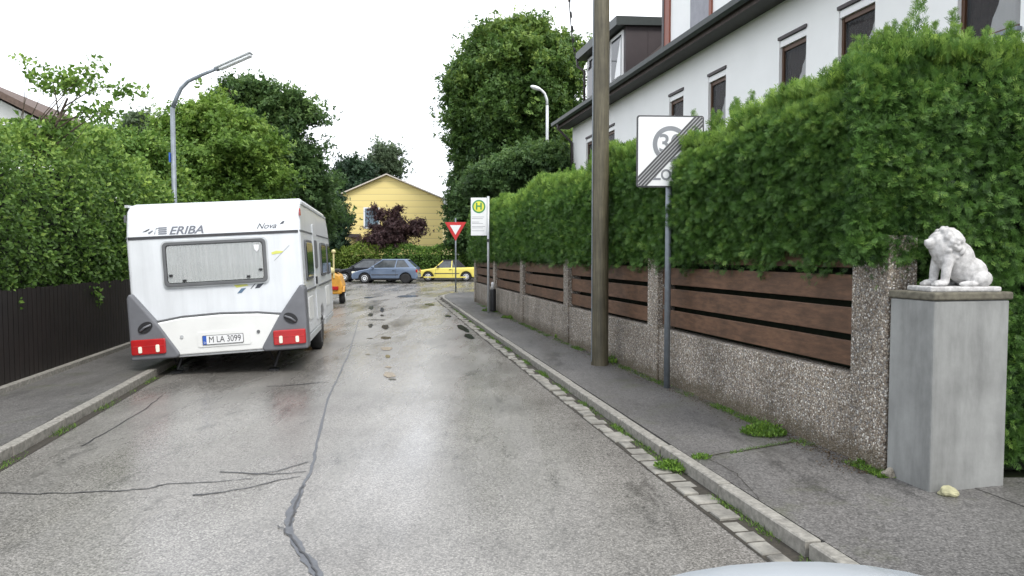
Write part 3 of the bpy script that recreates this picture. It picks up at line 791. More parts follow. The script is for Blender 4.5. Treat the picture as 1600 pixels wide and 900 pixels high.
# ------------------------------------------------------------------ hedges
def hedge_face(C, D_out, size, tint, up=.0):
    n = len(C)
    T = D_out * .55 + unit(n) * .55; T[:, 2] += up
    nn = D_out * .8 + unit(n) * .7; nn[:, 2] += .5
    return C, T, nn, size, tint
def thuja_hedge():
    root = empty('clipped_hedge', (wallX(5.4) + .4, 5.4, PAV), 0, 'tall dense green thuja hedge with shaggy top growing over the pebbled wall', 'hedge')
    O = np.array([wallX(5.4) + .4, 5.4, PAV])
    wx = np.vectorize(wallX)
    Cs, Ds, Ss, Ti, Up = [], [], [], [], []
    def top_h(y): return 3.03 + .10 * np.sin(y * 1.3 + 1) + .06 * np.sin(y * 3.1)
    def bulge(y, z):
        q = (z - 1.6) / 1.6
        b = .02 + .07 * np.sin(np.clip(q, 0, 1) * math.pi * .85) ** .8
        lob = .05 * np.exp(-((y - 7.75) / .30) ** 2 - ((z - 2.45) / .45) ** 2)
        pts = np.stack([y * 1.0, z * 1.2, z * 0], 1)
        return b + lob + .035 * vnoise(pts, 2.2, 3)
    # street face
    n = 135000
    y = 5.0 * (24.6 / 5.0) ** (rng.uniform(0, 1, n) ** 1.12)
    hb = 1.635 + .07 * vnoise(np.stack([y * 2.5, y * 0, y * 0], 1), 2, 8) - .03 * (rng.uniform(0, 1, n) ** 6) * 6
    q = rng.uniform(0, 1, n); th = top_h(y)
    z = hb + (th - hb) * q
    dep = rng.uniform(0, 1, n) ** 1.6 * .16
    b_ = bulge(y, z)
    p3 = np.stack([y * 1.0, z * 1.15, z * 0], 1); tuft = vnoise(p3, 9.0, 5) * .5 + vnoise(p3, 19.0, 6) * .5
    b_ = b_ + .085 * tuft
    round_ = np.clip((z - (th - .30)) / .30, 0, 1) ** 2 * .30
    x = wx(y) - b_ + round_ + dep
    s = np.clip(.0085 * y + .018, .060, .18) * rng.uniform(.7, 1.2, n)
    C = np.stack([x, y, z], 1); D = np.tile(np.array([-1.0, -.22, .25]), (n, 1)); D[:, 2] += 1.2 * (q > .85)
    t = .36 + .30 * np.clip((q - .62) / .38, 0, 1) + rng.normal(0, .11, n) - dep * 1.6 + .20 * tuft + .08 * vnoise(C, 1.6, 21)  # lighter young tips, plus shade of the pockets painted into the tint
    Cs.append(C); Ds.append(D); Ss.append(s); Ti.append(t); Up.append(np.where(q > .8, .9, rng.uniform(-.7, .35, n)))
    # top
    n = 26000
    y = 5.0 * (24.6 / 5.0) ** (rng.uniform(0, 1, n) ** 1.1); w = rng.uniform(0, 1, n)
    z = top_h(y) + .05 * vnoise(np.stack([y * 2, w * 2, w * 0], 1), 2.4, 9) - rng.uniform(0, .12, n) + .03
    x = wx(y) - .02 + w * .95
    C = np.stack([x, y, z], 1); D = np.tile(np.array([-.3, -.3, 1.0]), (n, 1))
    Cs.append(C); Ds.append(D); Ss.append(np.clip(.012 * y + .02, .08, .2) * rng.uniform(.7, 1.2, n))
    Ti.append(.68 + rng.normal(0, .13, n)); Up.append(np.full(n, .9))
    # end face, looking at the gate
    n = 48000
    x = rng.uniform(2.42, 5.4, n); zl = np.where(x < 3.0, 1.62, .15); z = zl + (3.07 - zl) * rng.uniform(0, 1, n)
    pts = np.stack([x, z, z * 0], 1)
    dep = rng.uniform(0, 1, n) ** 1.6 * .16
    rd = np.clip((z - 2.9) / .3, 0, 1) ** 2 * .2
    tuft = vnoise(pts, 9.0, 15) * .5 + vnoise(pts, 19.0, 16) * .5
    y = 5.08 - .04 * vnoise(pts, 2.4, 13) - .08 * tuft + dep + rd - .08 * np.sin(np.clip((z - 1.6) / 1.6, 0, 1) * 3)
    C = np.stack([x, y, z], 1); D = np.tile(np.array([-.2, -1.0, .25]), (n, 1))
    Cs.append(C); Ds.append(D); Ss.append(rng.uniform(.05, .085, n)); q = (z - 1.6) / 1.6
    Ti.append(.36 + .28 * np.clip((q - .6) / .4, 0, 1) + .20 * tuft - dep * 1.6 + rng.normal(0, .12, n)); Up.append(np.where(q > .8, .9, rng.uniform(-.7, .3, n)))  # end face: pocket shade goes into the tint along with the pale tips
    n = 7000
    x = rng.uniform(2.6, 5.4, n); y = rng.uniform(5.1, 6.2, n); z = 3.08 + .05 * vnoise(np.stack([x, y, x * 0], 1) * 2, 2, 4) - rng.uniform(0, .1, n)
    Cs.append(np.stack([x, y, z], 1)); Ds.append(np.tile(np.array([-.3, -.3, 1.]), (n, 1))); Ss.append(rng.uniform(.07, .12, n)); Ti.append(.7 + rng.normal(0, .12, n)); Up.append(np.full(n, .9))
    # loose leaders standing above the top
    for k in range(150):
        if k < 95: yy = 5.0 + 10 * random.random() ** 1.4; xx = wallX(yy) + random.uniform(-.05, .7); hh = random.uniform(.10, .30)
        else: yy = random.uniform(5.1, 5.9); xx = random.uniform(2.6, 3.9); hh = random.uniform(.12, .32)
        if k == 0: xx, yy, hh = 3.02, 5.3, .62
        if k == 1: xx, yy, hh = 3.30, 5.35, .42
        if k == 2: xx, yy, hh = 2.86, 5.5, .30
        m_ = int(60 * hh / .3)
        tt = rng.uniform(0, 1, m_); wdt = .5 * hh * (1 - tt) * .7 + .01
        an = rng.uniform(0, 6.28, m_)
        C = np.stack([xx + np.cos(an) * wdt * .35, yy + np.sin(an) * wdt * .35, 3.05 + tt * hh], 1)
        D = np.stack([np.cos(an), np.sin(an), an * 0 + .7], 1)
        Cs.append(C); Ds.append(D); Ss.append((.05 + .07 * (1 - tt)) * rng.uniform(.7, 1.2, m_)); Ti.append(.62 + rng.normal(0, .12, m_)); Up.append(np.full(m_, 1.0))
    C = np.concatenate(Cs) - O; D = np.concatenate(Ds); S_ = np.concatenate(Ss); t = np.concatenate(Ti); up = np.concatenate(Up)
    T = D * .5 + unit(len(C)) * .6; T[:, 2] += up
    nn = D * .9 + unit(len(C)) * .55
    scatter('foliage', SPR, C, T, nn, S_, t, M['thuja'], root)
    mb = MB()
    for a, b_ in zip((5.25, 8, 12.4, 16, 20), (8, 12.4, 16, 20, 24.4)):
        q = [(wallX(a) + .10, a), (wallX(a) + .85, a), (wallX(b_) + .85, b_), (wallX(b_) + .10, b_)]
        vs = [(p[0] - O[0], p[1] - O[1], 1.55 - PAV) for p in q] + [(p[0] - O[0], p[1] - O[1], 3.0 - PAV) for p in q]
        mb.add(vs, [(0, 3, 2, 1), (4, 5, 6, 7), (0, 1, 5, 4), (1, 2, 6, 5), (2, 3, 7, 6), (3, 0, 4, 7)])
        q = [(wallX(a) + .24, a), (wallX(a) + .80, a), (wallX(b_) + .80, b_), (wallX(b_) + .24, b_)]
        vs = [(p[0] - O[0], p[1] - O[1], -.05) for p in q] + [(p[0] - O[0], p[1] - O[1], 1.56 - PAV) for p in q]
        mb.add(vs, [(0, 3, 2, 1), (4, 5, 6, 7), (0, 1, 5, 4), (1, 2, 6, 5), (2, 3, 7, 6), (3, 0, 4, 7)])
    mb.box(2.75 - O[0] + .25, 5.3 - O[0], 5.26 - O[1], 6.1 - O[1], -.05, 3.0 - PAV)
    mb.build('dark_core', M['hedge_core'], root)
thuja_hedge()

def leafy_hedge(name, label, x0f, y0, y1, z0, ztop, depth, n, s0, mat, face=1, lump=.15, group=None, seed=0, tintb=0.45, along_x=None, cat='hedge', tm=None, core=True):
    """a loose hedge along Y (x0f gives its face) or along X when along_x=(x0,x1,Y)"""
    global rng
    rng = np.random.default_rng(500 + seed)
    if along_x:
        xa, xb, YY = along_x; O = np.array([(xa + xb) / 2, YY, 0.0])
    else: O = np.array([x0f((y0 + y1) / 2), (y0 + y1) / 2, 0.0])
    root = empty(name, O, 0, label, cat, group)
    n1 = int(n * .7); n2 = n - n1
    q = rng.uniform(0, 1, n1); dep = rng.uniform(0, 1, n1) ** 1.5 * .3
    if along_x: a = rng.uniform(xa, xb, n1)
    else: a = y0 + (y1 - y0) * rng.uniform(0, 1, n1) ** 1.35
    zt = ztop(a) if callable(ztop) else np.full(n1, ztop)
    z = z0 + (zt - z0) * q
    pts = np.stack([a, z, z * 0], 1)
    tf = vnoise(pts, 6.0, seed + 7) * .5 + vnoise(pts, 12.0, seed + 8) * .5
    bl = .07 * tf + lump * vnoise(pts, 1.6, seed) + lump * .5 * vnoise(pts, 4.5, seed + 1) + .25 * np.sin(q * 2.6)
    rd = np.clip((q - .8) / .2, 0, 1) ** 2 * .5
    f = -bl + dep + rd
    tq = .13 * tf - dep * .8 + tintb - .06 + .3 * q ** 2 + rng.normal(0, .13, n1) + .08 * vnoise(pts, 2.5, seed + 3)  # shade of recessed leaves put into the tint, tufts and top lighter
    a2 = rng.uniform(xa, xb, n2) if along_x else y0 + (y1 - y0) * rng.uniform(0, 1, n2) ** 1.35
    w = rng.uniform(0, 1, n2) * depth
    zt2 = ztop(a2) if callable(ztop) else np.full(n2, ztop)
    z2 = zt2 + lump * .9 * vnoise(np.stack([a2, w, w * 0], 1), 2.6, seed + 5) - rng.uniform(0, .3, n2)
    if along_x:
        C = np.concatenate([np.stack([a, YY + f, z], 1), np.stack([a2, YY + w, z2], 1)])
        D = np.tile(np.array([0, -1.0, .35]), (n, 1)); sz = np.full(n, s0)
    else:
        xf = np.vectorize(x0f)
        C = np.concatenate([np.stack([xf(a) + face * f, a, z], 1), np.stack([xf(a2) + face * w, a2, z2], 1)])
        D = np.tile(np.array([-face * 1.0, -.3, .35]), (n, 1)); sz = s0 * np.clip(C[:, 1] / 10, .8, 2)
    D[n1:, 2] += 1.2
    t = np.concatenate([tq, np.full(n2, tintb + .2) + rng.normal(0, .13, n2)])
    T = D * .5 + unit(n) * .8; nn = D * .8 + unit(n) * .6
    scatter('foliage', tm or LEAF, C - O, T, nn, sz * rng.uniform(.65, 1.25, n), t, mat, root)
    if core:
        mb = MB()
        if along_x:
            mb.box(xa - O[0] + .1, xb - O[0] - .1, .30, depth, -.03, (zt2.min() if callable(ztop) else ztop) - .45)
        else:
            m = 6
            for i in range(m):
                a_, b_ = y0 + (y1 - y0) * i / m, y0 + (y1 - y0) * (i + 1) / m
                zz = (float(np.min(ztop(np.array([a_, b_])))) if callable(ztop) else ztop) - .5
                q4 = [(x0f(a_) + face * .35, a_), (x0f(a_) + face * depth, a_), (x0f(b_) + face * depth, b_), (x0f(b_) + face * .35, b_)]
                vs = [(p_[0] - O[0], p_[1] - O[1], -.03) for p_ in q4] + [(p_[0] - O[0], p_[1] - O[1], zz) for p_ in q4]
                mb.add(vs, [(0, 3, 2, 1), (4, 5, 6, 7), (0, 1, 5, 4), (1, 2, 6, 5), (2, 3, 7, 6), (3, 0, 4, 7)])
        mb.build('dark_core', M['hedge_core'], root)
    return root
# left: leafy hedge behind the dark fence
leafy_hedge('leafy_hedge', 'high loose leafy hedge spilling over the dark wooden fence on the left', lambda y: fenceL(y) - .28, 5.2, 17.5, .6,
            lambda y: 3.55 + .25 * np.sin(y * 1.1 + .4) + .15 * np.sin(y * 2.7), 1.6, 62000, .072, M['leaf_hedge'], -1, .16, seed=1, tm=LEAF)
# left dark fence
lf = empty('board_fence', (fenceL(8), 8, PAV), 0, 'nearly black fence of upright wooden boards under the leafy hedge', 'fence')
mb = MB(); y = 3.0
while y < 27:
    x = fenceL(y); w_ = .105; x2 = fenceL(y + w_); h = 1.16 + random.uniform(-.012, .012)
    q = [(x - .01, y), (x - .034, y), (x2 - .034, y + w_), (x2 - .01, y + w_)]
    vs = [(p_[0] - fenceL(8), p_[1] - 8, .05) for p_ in q] + [(p_[0] - fenceL(8), p_[1] - 8, h) for p_ in q]
    mb.add(vs, [(0, 3, 2, 1), (4, 5, 6, 7), (0, 1, 5, 4), (1, 2, 6, 5), (2, 3, 7, 6), (3, 0, 4, 7)]); y += .118
mb.build('upright_boards', M['fence_dark'], lf)
for z in (.25, .95):
    mb = MB()
    mb.add([(fenceL(3) - .036 - fenceL(8), -5, z), (fenceL(3) - .09 - fenceL(8), -5, z), (fenceL(27) - .09 - fenceL(8), 19, z), (fenceL(27) - .036 - fenceL(8), 19, z),
            (fenceL(3) - .036 - fenceL(8), -5, z + .08), (fenceL(3) - .09 - fenceL(8), -5, z + .08), (fenceL(27) - .09 - fenceL(8), 19, z + .08), (fenceL(27) - .036 - fenceL(8), 19, z + .08)],
           [(0, 3, 2, 1), (4, 5, 6, 7), (0, 1, 5, 4), (1, 2, 6, 5), (2, 3, 7, 6), (3, 0, 4, 7)])
    mb.build('rail', M['fence_dark'], lf)

# ------------------------------------------------------------------ trees and shrubs, each where it stands
k = 1
tree('big_tree', (0.2, 50, 0), [lobe(802, 140, 92, 88, 50), lobe(742, 195, 38, 62, 50), lobe(862, 170, 50, 78, 50), lobe(830, 85, 52, 38, 50), lobe(765, 90, 48, 38, 50), lobe(798, 62, 40, 26, 50), lobe(790, 225, 78, 55, 50), lobe(728, 130, 22, 40, 50), lobe(872, 105, 38, 45, 50)],
     640, .66, 150, .27, M['leaf_chestnut'], 'very large round-crowned dark green tree behind the far street lamp', trunk_r=.5, limbs=40, seed=1, tint_up=.45)
tree('dark_shrub', (-1.8, 49.6, 0), [lobe(738, 300, 30, 60, 49.6, 1.6), lobe(765, 285, 45, 60, 49.6, 1.6), lobe(726, 335, 20, 45, 49.6, 1.2), lobe(735, 372, 30, 25, 49.6, 1.2)], 320, .5, 110, .22, M['leaf_dark'],
     'dense dark green bush under the very large tree, behind the give way sign', 'bush', trunk_r=.12, limbs=12, seed=2)
tree('dark_shrub', (1.2, 27, 0), [lobe(815, 265, 48, 28, 27, 1.2), lobe(855, 262, 30, 34, 27, 1.1), lobe(770, 285, 38, 20, 27, 1.0), lobe(880, 290, 40, 40, 27, 1.2)], 300, .28, 110, .13, M['leaf_dark'],
     'rounded dark green bush rising behind the far end of the clipped hedge', 'bush', trunk_r=.1, limbs=12, seed=3)
tree('hazel_tree', (-8.6, 21, 0), [lobe(345, 245, 78, 78, 21), lobe(400, 270, 42, 55, 21), lobe(285, 240, 45, 62, 21), lobe(325, 190, 42, 30, 21), lobe(345, 320, 90, 40, 21)], 330, .33, 110, .125, M['leaf_light'],
     'bright green leafy tree right behind the caravan and left street lamp', trunk_r=.16, seed=4, tint_up=.3)
tree('oak_tree', (-10.6, 31, 0), [lobe(425, 180, 55, 50, 31), lobe(465, 235, 42, 42, 31), lobe(395, 150, 38, 26, 31), lobe(440, 290, 60, 45, 31), lobe(490, 295, 30, 34, 31), lobe(360, 170, 30, 35, 31), lobe(478, 180, 24, 16, 31)], 215, .42, 100, .18, M['leaf_dark'],
     'taller dark green tree with ragged open crown behind the bright green one', trunk_r=.28, limbs=60, seed=5, tint_up=.3, shell=.12)
tree('cypress', (-12.6, 50.3, 0), [lobe(524, 352, 20, 44, 50.3), lobe(524, 322, 11, 22, 50.3), lobe(518, 378, 22, 22, 50.3)], 120, .32, 90, .2, M['leaf_conifer'], 'narrow dark green conifer at the left corner of the yellow house', trunk_r=.12, limbs=6, seed=6)
tree('round_tree', (-18.5, 80, 0), [lobe(556, 280, 27, 27, 80), lobe(545, 300, 20, 20, 80)], 90, .8, 90, .38, M['leaf_conifer'], 'dark rounded treetop above the left roof slope of the yellow house', trunk_r=.3, limbs=10, seed=7)
tree('birch_tree', (-15, 84, 0), [lobe(600, 248, 26, 20, 84), lobe(585, 265, 18, 18, 84), lobe(612, 262, 15, 20, 84), lobe(620, 240, 8, 10, 84)], 80, .8, 60, .30, M['leaf_birch'], 'pale grey-green airy treetop behind the ridge of the yellow house', trunk_r=.25, limbs=22, seed=8, shell=.3)
tree('purple_tree', (-8.7, 50.6, 0), [lobe(612, 362, 34, 26, 50.6), lobe(595, 335, 12, 18, 50.6), lobe(645, 358, 18, 16, 50.6), lobe(585, 375, 20, 14, 50.6), lobe(620, 330, 7, 12, 50.6), lobe(655, 350, 12, 10, 50.6), lobe(600, 378, 40, 12, 50.6)], 260, .34, 42, .15, M['leaf_purple'],
     'dark purple leaved tree in front of the yellow house', trunk_r=.12, limbs=40, seed=9, shell=.05)
tree('garden_tree', (2.6, 33, 0), [lobe(895, 225, 22, 34, 33, 1.0), lobe(880, 270, 24, 26, 33, 1.0)], 60, .36, 70, .16, M['leaf_chestnut'], 'small loose tree at the far corner of the white house', trunk_r=.09, limbs=16, seed=10, shell=.3)
# branch spray reaching over the left hedge
tree('young_maple', (-8.3, 10.3, 0), [lobe(95, 130, 50, 20, 10.3, .5), lobe(150, 110, 22, 28, 10.3, .3), lobe(185, 142, 42, 7, 10.3, .3), lobe(215, 133, 14, 8, 10.3, .2), lobe(70, 200, 60, 30, 10.3, .5), lobe(160, 175, 40, 8, 10.3, .3), lobe(60, 110, 30, 20, 10.3, .5)],
     105, .10, 15, .085, M['leaf_light'], 'slender tree with thin leafy branches reaching above the left hedge', trunk_r=.05, limbs=30, seed=11, shell=.2, tmpl=LEAF)
tree('bushy_tree', (-8.6, 16.6, 0), [lobe(232, 285, 34, 60, 16.4, .8), lobe(205, 250, 50, 50, 16.4, .8), lobe(150, 240, 50, 42, 16.4, .8)], 190, .26, 110, .09, M['leaf_hedge'], 'bushy light green tree between the leafy hedge and the left street lamp', trunk_r=.09, limbs=18, seed=12, tmpl=LEAF)
tree('grey_green_tree', (-13.4, 25, 0), [lobe(212, 192, 17, 17, 25), lobe(222, 210, 16, 14, 25)], 40, .3, 70, .13, M['leaf_birch'], 'small grey green treetop between the brown roof and the bright green tree', trunk_r=.08, limbs=14, seed=13, shell=.3)
# bush masses that close the left side of the junction
tree('dark_shrub', (-11.3, 33.5, 0), [lobe(470, 345, 45, 50, 33.5, 1.6), lobe(500, 330, 22, 36, 33.5, 1.0), lobe(420, 350, 50, 60, 33.5, 1.5)], 170, .42, 100, .18, M['leaf_dark'], 'dark green bush beneath the ragged dark tree beyond the caravan', 'bush', trunk_r=.1, limbs=10, seed=14)
# low hedges across the junction
leafy_hedge('low_hedge', 'lime green rounded hedge behind the black car', None, 0, 0, .05, lambda x: 2.45 + .22 * np.sin(x * 1.7) + .1 * np.sin(x * 4), 1.2, 15000, .20, M['leaf_lime'], 1, .2, seed=20, tintb=.4, along_x=(-20, -9.3, 49.3))
leafy_hedge('low_hedge', 'dark green hedge behind the yellow and blue cars', None, 0, 0, .05, lambda x: 2.30 + .12 * np.sin(x * 1.4 + 1) + .18 * np.exp(-((x + 7.2) / .8) ** 2) + .22 * np.exp(-((x + 4.2) / .9) ** 2), 1.2, 20000, .17, M['leaf_hedge'], 1, .12, seed=21, tintb=.36, along_x=(-9.3, 6, 49.4))
leafy_hedge('low_hedge', 'hedge along the side street left of the junction', None, 0, 0, .05, lambda x: 2.3 + .1 * np.sin(x), 1.4, 7000, .24, M['leaf_hedge'], 1, .15, seed=22, tintb=.4, along_x=(-45, -20, 49.3))
leafy_hedge('low_hedge', 'hedge along the far side street right of the junction', None, 0, 0, .05, lambda x: 2.3 + .1 * np.sin(x), 1.4, 6000, .24, M['leaf_hedge'], 1, .15, seed=23, tintb=.4, along_x=(6, 35, 49.4))
for i, (x, y, r_, h) in enumerate([(-30, 58, 4, 8), (-42, 62, 5, 10), (14, 60, 4.5, 9), (26, 58, 5, 11), (-22, 66, 4, 8)]):
    tree('background_tree', (x, y, 0), [((x, y, h * .6), (r_, r_, h * .38)), ((x + r_ * .4, y, h * .8), (r_ * .6, r_ * .6, h * .2))], 130, .8, 70, .42, M['leaf_dark'],
         ['green tree far left beyond the side street', 'outermost tall tree far left beyond the side street', 'green tree beyond the white house', 'tall tree far right beyond the white house', 'tree far behind the oak on the left'][i], trunk_r=.25, limbs=10, seed=40 + i)
M['band'] = plain('sign_band', (.34, .34, .35), .5)
# ------------------------------------------------------------------ white house on the right
def wall_holes(mb, y0, y1, z0, z1, holes, x=0.0):
    """wall sheet in the plane x facing -x, cut by holes (ya, yb, za, zb)"""
    ys = sorted({y0, y1, *[h[0] for h in holes], *[h[1] for h in holes]}); zs = sorted({z0, z1, *[h[2] for h in holes], *[h[3] for h in holes]})
    for a, b_ in zip(ys[:-1], ys[1:]):
        for c, d in zip(zs[:-1], zs[1:]):
            if any(h[0] <= a and b_ <= h[1] and h[2] <= c and d <= h[3] for h in holes): continue
            mb.add([(x, a, c), (x, b_, c), (x, b_, d), (x, a, d)], [(0, 1, 2, 3)])
HA = math.atan(.22); kY = 1.0239
H = empty('white_house', (8, 0, 0), HA, 'long white rendered house with dark eaves and brown dormer behind the clipped hedge', 'house')
wins = [(11.0, 11.82), (12.66, 13.46), (15.38, 16.14), (17.36, 18.14), (21.95, 22.9), (23.9, 24.65), (8.6, 9.5)]
holes = [(a * kY, b_ * kY, 4.40, 5.72) for a, b_ in wins]
g_wins = [(a * kY, b_ * kY, 1.3, 2.55) for a, b_ in ((11.0, 11.9), (15.4, 16.4), (21.9, 22.9))]
yE = 26.2 * kY; y0 = -1.0; EZ = 6.55
mb = MB(); wall_holes(mb, y0, yE, -.05, EZ, holes + g_wins)
D_ = 9.0; RZ = EZ + .2 + (D_ / 2) * .9
mb.add([(0, yE, -.05), (D_, yE, -.05), (D_, yE, EZ), (D_ / 2, yE, RZ), (0, yE, EZ)], [(0, 1, 2, 3, 4)])
mb.add([(0, y0, -.05), (D_, y0, -.05), (D_, y0, EZ), (D_ / 2, y0, RZ), (0, y0, EZ)], [(0, 1, 2, 3, 4)])
mb.add([(D_, y0, -.05), (D_, yE, -.05), (D_, yE, EZ), (D_, y0, EZ)], [(0, 1, 2, 3)])
# reveals
for h in holes + g_wins:
    mb.add([(0, h[0], h[2]), (.16, h[0], h[2]), (.16, h[0], h[3]), (0, h[0], h[3])], [(0, 1, 2, 3)])
    mb.add([(0, h[1], h[2]), (.16, h[1], h[2]), (.16, h[1], h[3]), (0, h[1], h[3])], [(0, 1, 2, 3)])
    mb.add([(0, h[0], h[3]), (.16, h[0], h[3]), (.16, h[1], h[3]), (0, h[1], h[3])], [(0, 1, 2, 3)])
    mb.add([(0, h[0], h[2]), (.16, h[0], h[2]), (.16, h[1], h[2]), (0, h[1], h[2])], [(0, 1, 2, 3)])
mb.build('wall', M['white_wall'], H, recalc=False)
MB().box(.19, D_ - .05, y0 + .05, yE - .05, -.05, EZ - .1).build('interior', M['black'], H)
for i, h in enumerate(holes + g_wins):
    a, b_, c, d = h
    fr = MB()
    fr.box(.06, .12, a, a + .05, c, d - .16); fr.box(.06, .12, b_ - .05, b_, c, d - .16); fr.box(.06, .12, a + .07, b_ - .07, c, c + .07); fr.box(.06, .12, a + .07, b_ - .07, d - .24, d - .16)
    w = fr.build('window', M['brown_wood'], H, bevel=.006)
    MB().box(.08, .09, a + .07, b_ - .07, c + .07, d - .24).build('pane', M['glass_win'], w)
    MB().box(.015, .12, a + .003, b_ - .003, d - .155, d - .03).build('shutter_box', M['white'], w, bevel=.006)
    MB().box(-.028, .16, a - .02, b_ + .02, d - .022, d + .035).build('lintel_strip', M['dark_brown'], w)
    MB().box(-.07, .14, a - .03, b_ + .03, c - .04, c + .004).build('sill', M['metal'], w)
    cu = MB(); n = 30; vs = []
    wd = (b_ - a - .14)
    for k in range(n + 1):
        yy = a + .07 + wd * k / n; xx = .135 + .018 * math.sin(k * 1.35)
        vs += [(xx, yy, c + .03), (xx, yy, d - .17)]
    cu.add(vs, [(2 * k, 2 * k + 1, 2 * k + 3, 2 * k + 2) for k in range(n)]); cu.build('curtain', M['curtain_pink'], w, smooth=True, recalc=False)
    # white net drawn back to the near side
    cu = MB(); vs = []
    for k in range(15):
        yy = a + .08 + wd * .55 * k / 14; xx = .112 + .008 * math.sin(k * 1.8)
        vs += [(xx, yy, c + .03), (xx, yy, c + .03 + (d - c - .35) * (1 - k / 15) ** .7)]
    cu.add(vs, [(2 * k, 2 * k + 1, 2 * k + 3, 2 * k + 2) for k in range(14)]); cu.build('net_curtain', M['white'], w, smooth=True, recalc=False)
# roof
rf = MB(); OV = .52; sl = .9
zr = lambda x: EZ + .12 + (x) * sl
for x0_, x1_, s_ in ((-OV, D_ / 2, 1), (D_ / 2, D_ + OV, -1)):
    za = (EZ + .12 - OV * sl * .35) if s_ > 0 else RZ + .12; zb = RZ + .12 if s_ > 0 else EZ + .12 - OV * sl * .35
    rf.add([(x0_, y0 - .4, za), (x1_, y0 - .4, zb), (x1_, yE + .5, zb), (x0_, yE + .5, za), (x0_, y0 - .4, za - .16), (x1_, y0 - .4, zb - .16), (x1_, yE + .5, zb - .16), (x0_, yE + .5, za - .16)],
           [(0, 1, 2, 3), (7, 6, 5, 4), (0, 4, 5, 1), (1, 5, 6, 2), (2, 6, 7, 3), (3, 7, 4, 0)])
roof = rf.build('roof', M['roof_dark'], H)
MB().box(-OV + .02, .0, y0 - .4, yE + .5, EZ - .16, EZ - .10).build('eaves_board', M['soffit'], roof)
gt = MB(); pr = [(-OV - .15 + .075 * math.cos(R(a)) + .075, EZ - .02 + .085 * math.sin(R(a))) for a in range(180, 361, 20)] + [(-OV + .0, EZ + .03), (-OV - .15, EZ + .03)]
gt.prism([(-OV - .16, EZ + .05), (-OV - .15, EZ - .06), (-OV - .08, EZ - .12), (-OV - .01, EZ - .07), (-OV, EZ + .03)], 1, y0 - .45, yE + .55)
gt.build('gutter', M['gutter'], H)
dp = MB(); yy = yE - .12
dp.tube([(-OV - .08, yy, EZ - .08), (-OV - .08, yy, EZ - .25), (-.07, yy, EZ - .75), (-.07, yy, .05)], .045, 10); dp.build('downpipe', M['dark_brown'], H, smooth=True)
# brown flat-roofed dormer
def dormer(ya, yb, zt, depth, frame, name, front_mat, cheek_mat, top_mat, win=True, x0=.0, zb=6.5):
    d = MB()
    d.box(x0, x0 + .06, ya, yb, zb, zt); dm = d.build(name, front_mat, H)
    for q0, q1 in ((ya, ya + .05), (yb - .05, yb)): MB().box(x0 + .062, x0 + depth, q0, q1, zb, zt).build('cheek', cheek_mat, dm)
    sm = MB(); x = x0 + .7
    while x < x0 + depth: sm.box(x, x + .02, ya - .012, ya - .001, zb, zt - .02); x += .62
    sm.build('cheek_seams', cheek_mat, dm)
    t = MB(); t.add([(x0 - .34, ya - .12, zt - .14), (x0 + depth, ya - .12, zt + .10), (x0 + depth, yb + .22, zt + .10), (x0 - .34, yb + .22, zt - .14),
                     (x0 - .34, ya - .12, zt + .12), (x0 + depth, ya - .12, zt + .30), (x0 + depth, yb + .22, zt + .30), (x0 - .34, yb + .22, zt + .12)],
                    [(0, 3, 2, 1), (4, 5, 6, 7), (0, 1, 5, 4), (1, 2, 6, 5), (2, 3, 7, 6), (3, 0, 4, 7)])
    t.build('dormer_roof', top_mat, dm)
    return dm
ya, yb = 21.1 * kY, 24.6 * kY
d1 = dormer(ya, yb, 8.55, 4.0, None, 'dormer', M['dark_brown'], M['dark_brown'], M['gutter'])
for a, b_ in ((ya + .12, ya + 1.15), (ya + 1.3, yb - .2)):
    fr = MB(); fr.box(-.05, -.003, a, b_, 6.95, 8.35); w = fr.build('window', M['white'], d1)
    MB().box(-.062, -.052, a + .10, b_ - .10, 7.05, 8.25).build('pane', M['glass_dark'], w)
    cu = MB(); cu.add([(-.07, a + .10, 7.05), (-.07, a + .62, 7.05), (-.07, a + .10, 8.2)], [(0, 1, 2)]); cu.build('net_curtain', M['white'], w, recalc=False)
dp = MB(); dp.tube([(-.30, yb + .15, 8.45), (-.30, yb + .15, 8.2), (-.1, yb - .02, 8.0), (-.1, yb - .02, 6.7)], .045, 8); dp.build('dormer_pipe', M['dark_brown'], d1, smooth=True)
# second, taller white dormer nearer the viewer
ya, yb = 14.6 * kY, 18.1 * kY
d2 = dormer(ya, yb, 10.4, 4.4, None, 'dormer', M['white_wall'], M['white_wall'], M['gutter'])
MB().box(-.05, .06, yb + .002, yb + .28, 6.6, 10.3).build('corner_board', M['red_wood'], d2)
MB().box(-.065, .05, yb + .285, yb + .40, 6.6, 10.3).build('corner_pipe', M['dark_brown'], d2)
MB().box(-.03, -.002, 16.1 * kY, 17.0 * kY, 6.85, 9.6).build('roller_shutter', M['grey_shutter'], d2)
MB().box(-.05, -.003, 15.98 * kY, 16.08 * kY, 6.8, 9.7).build('red_frame', M['red_wood'], d2)

